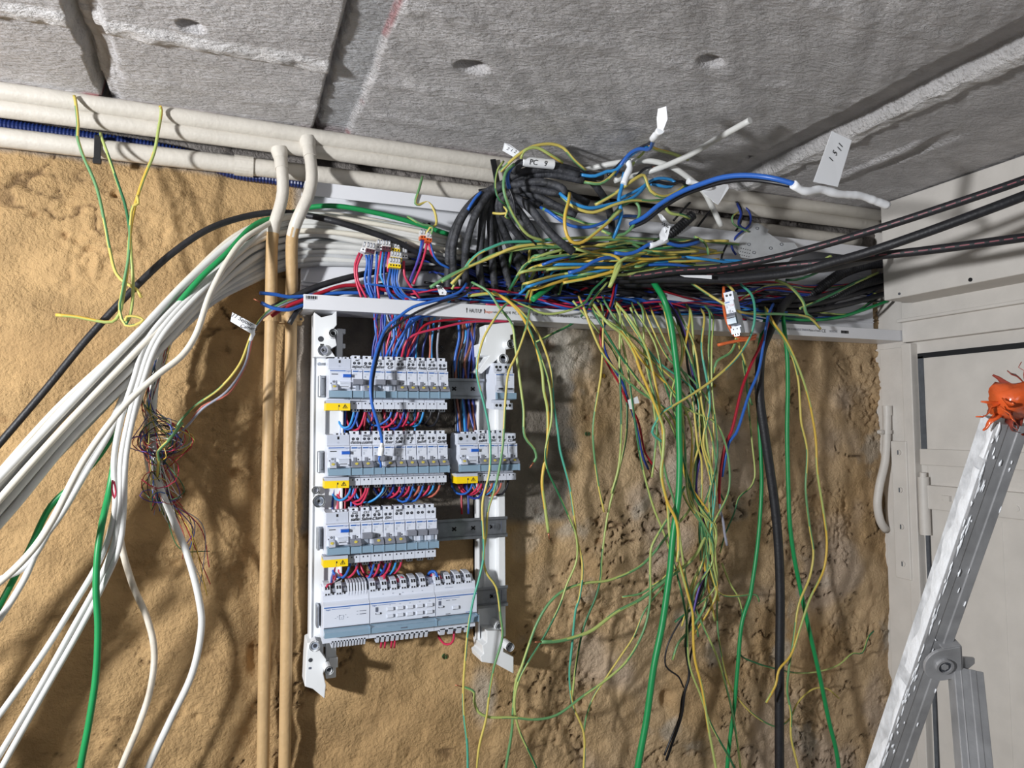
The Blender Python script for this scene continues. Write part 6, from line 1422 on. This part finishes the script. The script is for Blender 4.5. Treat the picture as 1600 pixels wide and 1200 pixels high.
hw('yy', 'short stout yellow end bent over the trunking lip', [(1010, 395, .12), (980, 402, .125), (965, 412), (960, 427), (952, 449)], 6, .125, .12)
hw('gy', 'green wire slanting left with end against the plaster', [(950, 440, .08), (925, 470, .085), (910, 492), (895, 505), (862, 522), (837, 535)], 4.5, .08, .05)
hw('cg', 'stout green cable hanging straight through the wires to the bottom edge', [(1015, 425, .06), (1022, 442, .085), (1037, 467), (1047, 500), (1055, 555), (1060, 605), (1061, 677), (1062, 715), (1060, 777), (1052, 835), (1047, 890), (1045, 905), (1035, 975), (1022, 1040), (1010, 1125), (995, 1210)], 10, .11, .11)
hw('cb', 'thickest black cable hanging from the trunking to the bottom edge', [(1240, 462, .04), (1222, 480, .07), (1205, 512), (1190, 550), (1187, 580), (1187, 620), (1195, 680), (1202, 727), (1212, 802), (1217, 865), (1219, 930), (1218, 1050), (1218, 1215)], 14, .085, .06)
hw('cg', 'green cable hanging right of the thickest black one', [(1222, 480, .06), (1225, 510), (1230, 555), (1231, 605), (1230, 677), (1232, 765), (1234, 815), (1240, 865), (1252, 927), (1265, 987), (1282, 1062), (1295, 1125), (1307, 1175), (1312, 1215)], 6.5, .085, .06)
hw('cg', 'green cable hanging just left of the thickest black one', [(1195, 500, .06), (1186, 545, .07), (1184, 600), (1185, 640), (1189, 715), (1190, 760), (1185, 840), (1175, 915), (1172, 932), (1160, 970), (1152, 1050), (1147, 1107), (1140, 1160), (1135, 1215)], 6, .065, .045)
hw('yg', 'yellow wire hanging right of the green cable, inner of two', [(1195, 480, .08), (1200, 497), (1220, 522), (1237, 555), (1247, 592), (1250, 630), (1252, 660), (1261, 702), (1259, 765), (1265, 822), (1271, 865), (1265, 902), (1248, 945), (1240, 1000), (1232, 1050), (1230, 1080), (1236, 1115), (1236, 1150), (1249, 1210)], 4.2, .10, .075)
hw('yy', 'yellow wire hanging farthest right over the plaster, ending over the black cable', [(1198, 482, .085), (1208, 503), (1226, 528), (1245, 567), (1262, 617), (1271, 660), (1275, 690), (1277, 735), (1287, 802), (1292, 847), (1287, 890), (1265, 937), (1250, 982), (1235, 1025), (1217, 1047), (1212, 1070), (1197, 1098)], 4.2, .105, .085)
hw('navy', 'blue wire of the blue and red pair hanging left of the stout green cable', [(965, 440, .07), (962, 455), (957, 475), (947, 500), (942, 520), (946, 550), (957, 572), (972, 597), (982, 627), (990, 650), (997, 677), (1004, 712), (1013, 733)], 4.5, .09, .07, 2)
hw('crim', 'red wire of the blue and red pair hanging left of the stout green cable', [(961, 442, .072), (958, 458), (953, 478), (943, 502), (938, 520), (942, 552), (953, 575), (968, 600), (980, 628), (996, 655), (1002, 680), (1008, 707), (1022, 729)], 4, .092, .07, 2)
hw('crim', 'dark red wire crossing behind the thickest black cable', [(1205, 480, .07), (1200, 505), (1187, 542), (1175, 567), (1160, 605), (1142, 677), (1135, 690), (1127, 727), (1124, 760), (1124, 787)], 5.5, .10, .08)
hw('blue', 'bright blue wire hanging in front of the thickest black cable', [(1208, 475, .07), (1200, 496), (1194, 530), (1185, 580), (1170, 617), (1150, 677), (1140, 690), (1132, 722), (1128, 745)], 5.5, .105, .08)
hw('grey', 'grey taped end below the dark red wire', [(1124, 785), (1126, 800), (1130, 815), (1132, 832), (1136, 852)], 5, .08, .075)
hw('tg', 'teal wire swinging left in a long arc from the dangling breaker', [(1157, 444, .09), (1175, 462, .12), (1179, 500, .135), (1170, 530), (1150, 560), (1112, 595), (1075, 620), (1050, 635), (1035, 645), (1025, 660), (1019, 675), (1037, 692)], 5, .135, .10)
hw('yg', 'yellow green wire curling under the dangling breaker', [(1132, 442, .09), (1147, 457), (1151, 492), (1150, 530), (1142, 550), (1120, 565), (1115, 583)], 5, .13, .10)
hw('yg', 'yellow green wire lying across the dangling breaker to the right', [(1077, 440, .10), (1115, 465, .12), (1150, 485, .145), (1180, 490), (1225, 491), (1265, 497), (1282, 514)], 5, .14, .10)
hw('gg', 'green stub with bare copper over the trunking lip far right', [(1212, 438, .09), (1222, 441), (1237, 450), (1255, 472), (1260, 490), (1268, 496)], 5.5, .10, .10, 2)
hw('yy', 'stout yellow wire winding around the stout green cable', [(925, 472, .08), (950, 505), (972, 522), (990, 550), (1000, 577), (1017, 617), (1032, 655), (1037, 672), (1036, 710), (1033, 740), (1042, 782), (1057, 815), (1060, 860), (1058, 878)], 5.5, .115, .12)
hw('yy', 'long orange yellow wire running down to the bottom edge', [(960, 470, .08), (985, 500), (1010, 545), (1026, 610), (1036, 680), (1035, 745), (1043, 790), (1047, 840), (1060, 877), (1077, 937), (1082, 957), (1085, 1025), (1097, 1075), (1107, 1137), (1121, 1215)], 5, .11, .10)
hw('gy', 'thin green yellow wire hanging left of the blue and red pair', [(895, 470, .085), (912, 490), (937, 520), (962, 555), (977, 605), (979, 677), (967, 735), (950, 802), (940, 877), (939, 900), (932, 930), (912, 980), (900, 1040), (894, 1090)], 4, .09, .05)
hw('gy', 'dark green wire slanting right below the blue and red pair', [(960, 490, .085), (978, 560), (988, 630), (1000, 710), (1010, 755), (1022, 795), (1040, 840), (1057, 895), (1072, 962), (1077, 1037), (1095, 1087), (1110, 1130), (1152, 1210)], 4.2, .09, .06)
hw('gg', 'green wire slanting to the bottom between stout green and thick black cables', [(985, 480, .09), (1010, 560), (1025, 660), (1040, 740), (1055, 790), (1065, 860), (1075, 920), (1095, 970), (1120, 1025), (1135, 1075), (1145, 1117), (1159, 1215)], 4.2, .09, .05)
hw('black', 'black wire winding down through the knot of hanging wires', [(1040, 470, .08), (1055, 492), (1070, 530), (1075, 575), (1087, 620), (1097, 665), (1092, 702), (1087, 760), (1095, 802), (1107, 840), (1110, 865), (1112, 880), (1098, 915), (1080, 967), (1072, 1012), (1077, 1055), (1070, 1080), (1065, 1117), (1050, 1162), (1041, 1188)], 5, .10, .05)
hw('vio', 'violet wire winding beside the black one through the knot', [(1044, 470, .08), (1060, 495), (1073, 532), (1080, 575), (1091, 622), (1099, 668), (1096, 702), (1088, 762), (1098, 806), (1104, 838), (1108, 866), (1106, 885), (1092, 920), (1082, 962)], 4, .10, .07)
hw('black', 'second black strand below the knot ending near the bottom', [(1085, 1000), (1078, 1030), (1076, 1060), (1066, 1090), (1062, 1120), (1046, 1160), (1038, 1180)], 4, .055, .045)
hw('gy', 'thin olive wire with a kink left of the thickest black cable', [(1160, 560, .07), (1166, 600), (1170, 640), (1175, 690), (1179, 747), (1172, 762), (1155, 777), (1147, 802), (1135, 830), (1125, 864)], 3.2, .06, .05)
hw('yg', 'thin wire sagging in a low curve under the thickest black cable', [(1121, 880), (1121, 975), (1127, 1020), (1140, 1070), (1170, 1110), (1200, 1131), (1217, 1135), (1235, 1122), (1245, 1100), (1270, 1077), (1292, 1076), (1311, 1091)], 3.2, .05, .035)
hw('gy', 'thin wire wandering right with its end curling up near the door post', [(1128, 880), (1140, 910), (1155, 937), (1160, 965), (1155, 1000), (1156, 1022), (1182, 1036), (1212, 1045), (1240, 1051), (1275, 1050), (1310, 1039), (1332, 1021), (1347, 1020), (1357, 995), (1365, 986)], 3.2, .05, .03)
hw('yg', 'short yellow wire reaching right from the knot', [(1107, 890), (1118, 920), (1130, 930), (1155, 931), (1182, 930), (1186, 940)], 3.6, .06, .05)
hw('yg', 'olive wire trailing down left from the knot', [(1062, 880), (1045, 908), (1027, 928), (1007, 955), (990, 995), (970, 1025), (945, 1062), (927, 1090), (915, 1125), (912, 1147)], 3.6, .07, .04)
hw('gg', 'large green loop sweeping along the bottom to a copper end', [(1070, 760), (1050, 800), (1037, 820), (1018, 855), (1016, 877), (1015, 945), (1005, 987), (980, 1032), (950, 1060), (912, 1087), (870, 1117), (840, 1124), (800, 1121), (762, 1120), (747, 1112), (741, 1095), (741, 1082), (732, 1076), (722, 1073)], 4.8, .10, .07, 2)
hw('black', 'thin black wire drawing a small bulge left of the knot', [(1098, 915), (1080, 950), (1062, 972), (1042, 1012), (1040, 1040), (1050, 1050), (1060, 1057), (1068, 1074)], 3.2, .06, .045)
hw('gg', 'short lime end poking left below the knot', [(1105, 935), (1098, 955), (1080, 982), (1060, 1005), (1051, 1031)], 4.5, .07, .06)
hw('yg', 'short yellow strand poking left above the stout wire', [(1050, 890), (1035, 905), (1020, 915), (1002, 927), (972, 933)], 4, .08, .06)
GK = 'yellow green wires gathered in the hanging knot'
random.seed(11)
for k in range(15):
    u0 = 910 + 15 * k + rng.uniform(-12, 12); v0 = lipv(u0) - rng.uniform(2, 18)
    kd = ['yg', 'gy', 'gg', 'yg', 'yy', 'tg', 'gy', 'yg'][k % 8]
    um = rng.uniform(1045, 1130); ue = 1108 + rng.normal(0, 8)
    pts = [(u0 - 6, v0 - 10, .05), (u0, v0 + 4, .088), (u0 + (um - u0) * .30 + rng.normal(0, 10), 545 + rng.normal(0, 12), .10), (u0 + (um - u0) * .75 + rng.normal(0, 10), 610 + rng.normal(0, 15), .10), (um, 680 + rng.normal(0, 15), .095), (um * .6 + ue * .4 + rng.normal(0, 10), 760 + rng.normal(0, 15), .09), (ue + rng.normal(0, 5), 825 + rng.normal(0, 10), .085), (ue, 866 + rng.normal(0, 6), .08)]
    if k % 2 == 0: pts += [(ue + rng.normal(-10, 14), 915 + rng.normal(0, 10), .07), (ue + rng.normal(-14, 30), 965 + rng.normal(0, 20), .055)]
    W(kd, 'yellow green wire gathered into the hanging knot of wires', pts, GK, px=rng.uniform(2.8, 4.0))
GK2 = 'yellow green wires hanging loosely from the trunking lip'
for k in range(7):
    u0 = 935 + 36 * k + rng.uniform(-8, 8); v0 = lipv(u0) - 8; L = rng.uniform(110, 330); dx = rng.uniform(-20, 60)
    pts = [(u0 - 8, v0 - 12, .05), (u0, v0 + 2, .09), (u0 + dx * .2, v0 + L * .3, .095), (u0 + dx * .6 + rng.normal(0, 8), v0 + L * .6, .09), (u0 + dx, v0 + L * .85, .08), (u0 + dx + rng.normal(0, 10), v0 + L, .075)]
    W(['yg', 'gy', 'gg'][k % 3], 'yellow green wire hanging loosely with cut end from the trunking lip', pts, GK2, px=rng.uniform(3.4, 4.6))

# ---- paper tags and tape
def tag3d(name, label, poly, texts, group=None, thick=.0006, extra=None):
    """poly: (u, v, d) outline; texts: (string, u, v, size_px, angle)"""
    c = [PV(*p) for p in poly]; cen = sum(c, Vector()) / len(c)
    n = Vector((0, 0, 0))
    for i in range(len(c)): n += (c[i] - cen).cross(c[(i + 1) % len(c)] - cen)
    n.normalize()
    if n.dot(CAM - cen) < 0: n = -n
    k = len(c); b = MB()
    b.add(c + [p - n * thick for p in c], [tuple(range(k)), tuple(range(k, 2 * k))[::-1]] + [(i, (i + 1) % k, (i + 1) % k + k, i + k) for i in range(k)], 'paper')
    o = b.build(name); tag(o, label, 'paper tag', group)
    for s, u, v, px, ang in texts:
        r = ray(u, v); p = CAM + r * ((cen - CAM).dot(n) / r.dot(n)); sc = 2 * pxr(u, v, -p.y, px)
        me = text_mesh(s, sc, 'ink', (0, 0, 0), .25, None, 0, .004)
        ax = (P(u + 10 * math.cos(ang), v - 10 * math.sin(ang), -p.y) - P(u, v, -p.y)); ax = (ax - n * ax.dot(n)).normalized(); ay = n.cross(ax)
        for vt in me.vertices: x, y, z = vt.co; vt.co = p + ax * x + ay * z + n * .0006
        link('handwriting', me, o)
    return o
def tape(label, pts, px):
    w3 = to3d(pts); path = smooth_path(w3, .004); R = random.Random(2)
    r = [pxr(pts[0][0], pts[0][1], pts[0][2], px) * R.uniform(.90, 1.08) for _ in path]
    o = link('tape_wrap', tube_mesh('tape_wrap', path, r, ('paper',), 10)); tag(o, label, 'tape'); return o
tag3d('paper_tag', 'big white paper flag on the thick blue wire near the camera', [(1300, 205, .46), (1331, 219, .46), (1309, 292, .45), (1271, 284, .45)], [('11', 1312, 231, 13, 1.35), ('5', 1304, 240, 13, 1.35), ('l', 1298, 250, 13, 1.35)])
tape('white tape wrapped around the end of the thick blue wire', [(1239, 288, .45), (1252, 297, .45), (1264, 299, .45), (1280, 296, .45), (1310, 303, .45), (1345, 306, .45), (1368, 314, .45), (1387, 321, .45)], 13)
tag3d('paper_tag', 'topmost upright paper tag near the ceiling', [(1028, 170, .37), (1041, 166, .385), (1043, 186, .385), (1036, 204, .38), (1027, 200, .37), (1026, 185, .37)], [('V', 1034, 190, 10, .3), ('2', 1036, 177, 8, .3)])
tape('white tape twisted below the topmost paper tag', [(1032, 203, .37), (1026, 210, .355), (1020, 217, .335)], 12)
tag3d('paper_tag', 'small paper tag left of the PC 9 sleeve', [(788, 223, .15), (797, 226, .15), (813, 238, .16), (806, 247, .16), (785, 235, .15)], [('2 1 2', 799, 235, 8, -.6)])
a_, b_ = P(816, 252, .149), P(864, 257, .148)
sl = MB(); sl.cyl(a_, b_, .0082, 'paper', n=18); o = tag(sl.build('paper_sleeve'), 'white paper sleeve marked PC 9 around a black cable', 'paper tag')
for s, u in (('PC', 834), ('9', 853)):
    q = P(u, 255, .158); me = text_mesh(s, .012, 'ink', (0, 0, 0), .1, None, 0, .004); ax = (b_ - a_).normalized(); nn = (CAM - q); nn = (nn - ax * nn.dot(ax)).normalized(); ay = nn.cross(ax); cc = a_ + ax * (q - a_).dot(ax) + nn * .0086
    for vt in me.vertices: x, y, z = vt.co; vt.co = cc + ax * x + ay * z
    link('handwriting', me, o)
tag3d('paper_tag', 'bent paper tag above the low white tape wrap', [(1027, 333, .16), (1034, 335, .16), (1048, 352, .165), (1043, 374, .165), (1032, 381, .16), (1030, 366, .16), (1037, 352, .16)], [('WC', 1039, 352, 8, -.5), ('1', 1040, 362, 7, -.3)])
tape('low white tape wrap joining blue wires', [(1015, 384, .155), (1024, 382, .157), (1034, 378, .157), (1042, 376, .156)], 9)
tape('white tape around the junction under the topmost tag wires', [(981, 251, .175), (984, 262, .178), (979, 274, .178), (974, 288, .178)], 10)
tag3d('paper_tag', 'crumpled white tag hanging from the white cable', [(1092, 292, .19), (1112, 288, .19), (1137, 288, .19), (1139, 294, .19), (1122, 320, .185), (1108, 312, .185), (1100, 302, .19)], [])
tape('white tape around the white cable above its crumpled tag', [(1074, 283, .186), (1086, 286, .188), (1100, 294, .19), (1112, 293, .19)], 9)
tag3d('paper_tag', 'paper tag with handwriting hanging by the tan pipes at left', [(363, 488, .085), (401, 508, .085), (397, 524, .088), (360, 502, .086)], [('11 Sejour', 378, 500, 9.0, -.48), ('Camera', 388, 512, 8, -.2)])
tape('white tape under the handwritten tag by the tan pipes', [(396, 520, .084), (394, 525, .082), (391, 532, .08)], 6)
tag3d('paper_tag', 'small pointed paper tag at the trunking lip under the black fan', [(681, 444, .068), (690, 447, .068), (698, 456, .07), (697, 461, .07), (687, 461, .07)], [('PC', 689, 450, 6, -.4), ('a', 691, 457, 6, -.4)])
tag3d('paper_tag', 'tiny white tag on the blue and red pair', [(981, 625, .085), (988, 622, .085), (990, 640, .085), (984, 639, .085)], [])
tag3d('paper_tag', 'tiny white tag beside the stout green cable', [(988, 623, .085), (996, 619, .085), (999, 630, .085), (991, 631, .085)], [])
tag3d('paper_tag', 'long white tape strip under the dashed cables', [(1062, 430, .16), (1112, 430, .17), (1112, 436, .17), (1070, 433, .16)], [])
# wall plugs and screws
def plug(u, v, m, label, r=.0045):
    p = P(u, v, .0); h, *_ = wall_height(np.array([[p.x]]), np.array([[p.z]])); y = -float(h[0, 0]); b = MB()
    b.ring((p.x, y - .003, p.z), (p.x, y + .012, p.z), r, r * .55, m, 12); b.cyl((p.x, y + .001, p.z), (p.x, y + .01, p.z), r * .55, 'hole_black', n=10); tag(b.build('wall_plug'), label, 'wall plug')
plug(697, 1028, 'w_dgreen', 'green wall plug under the bottom row of modules'); plug(690, 545, 'print_grey', 'grey wall plug above the top row of breakers', .006)
plug(922, 678, 'w_dgreen', 'green plug pair in the bare plaster right of the board'); plug(1118, 602, 'w_yellow2', 'yellow plug on the grey cement patch'); plug(945, 587, 'w_yellow2', 'yellow plug below the trunking among pale mortar')
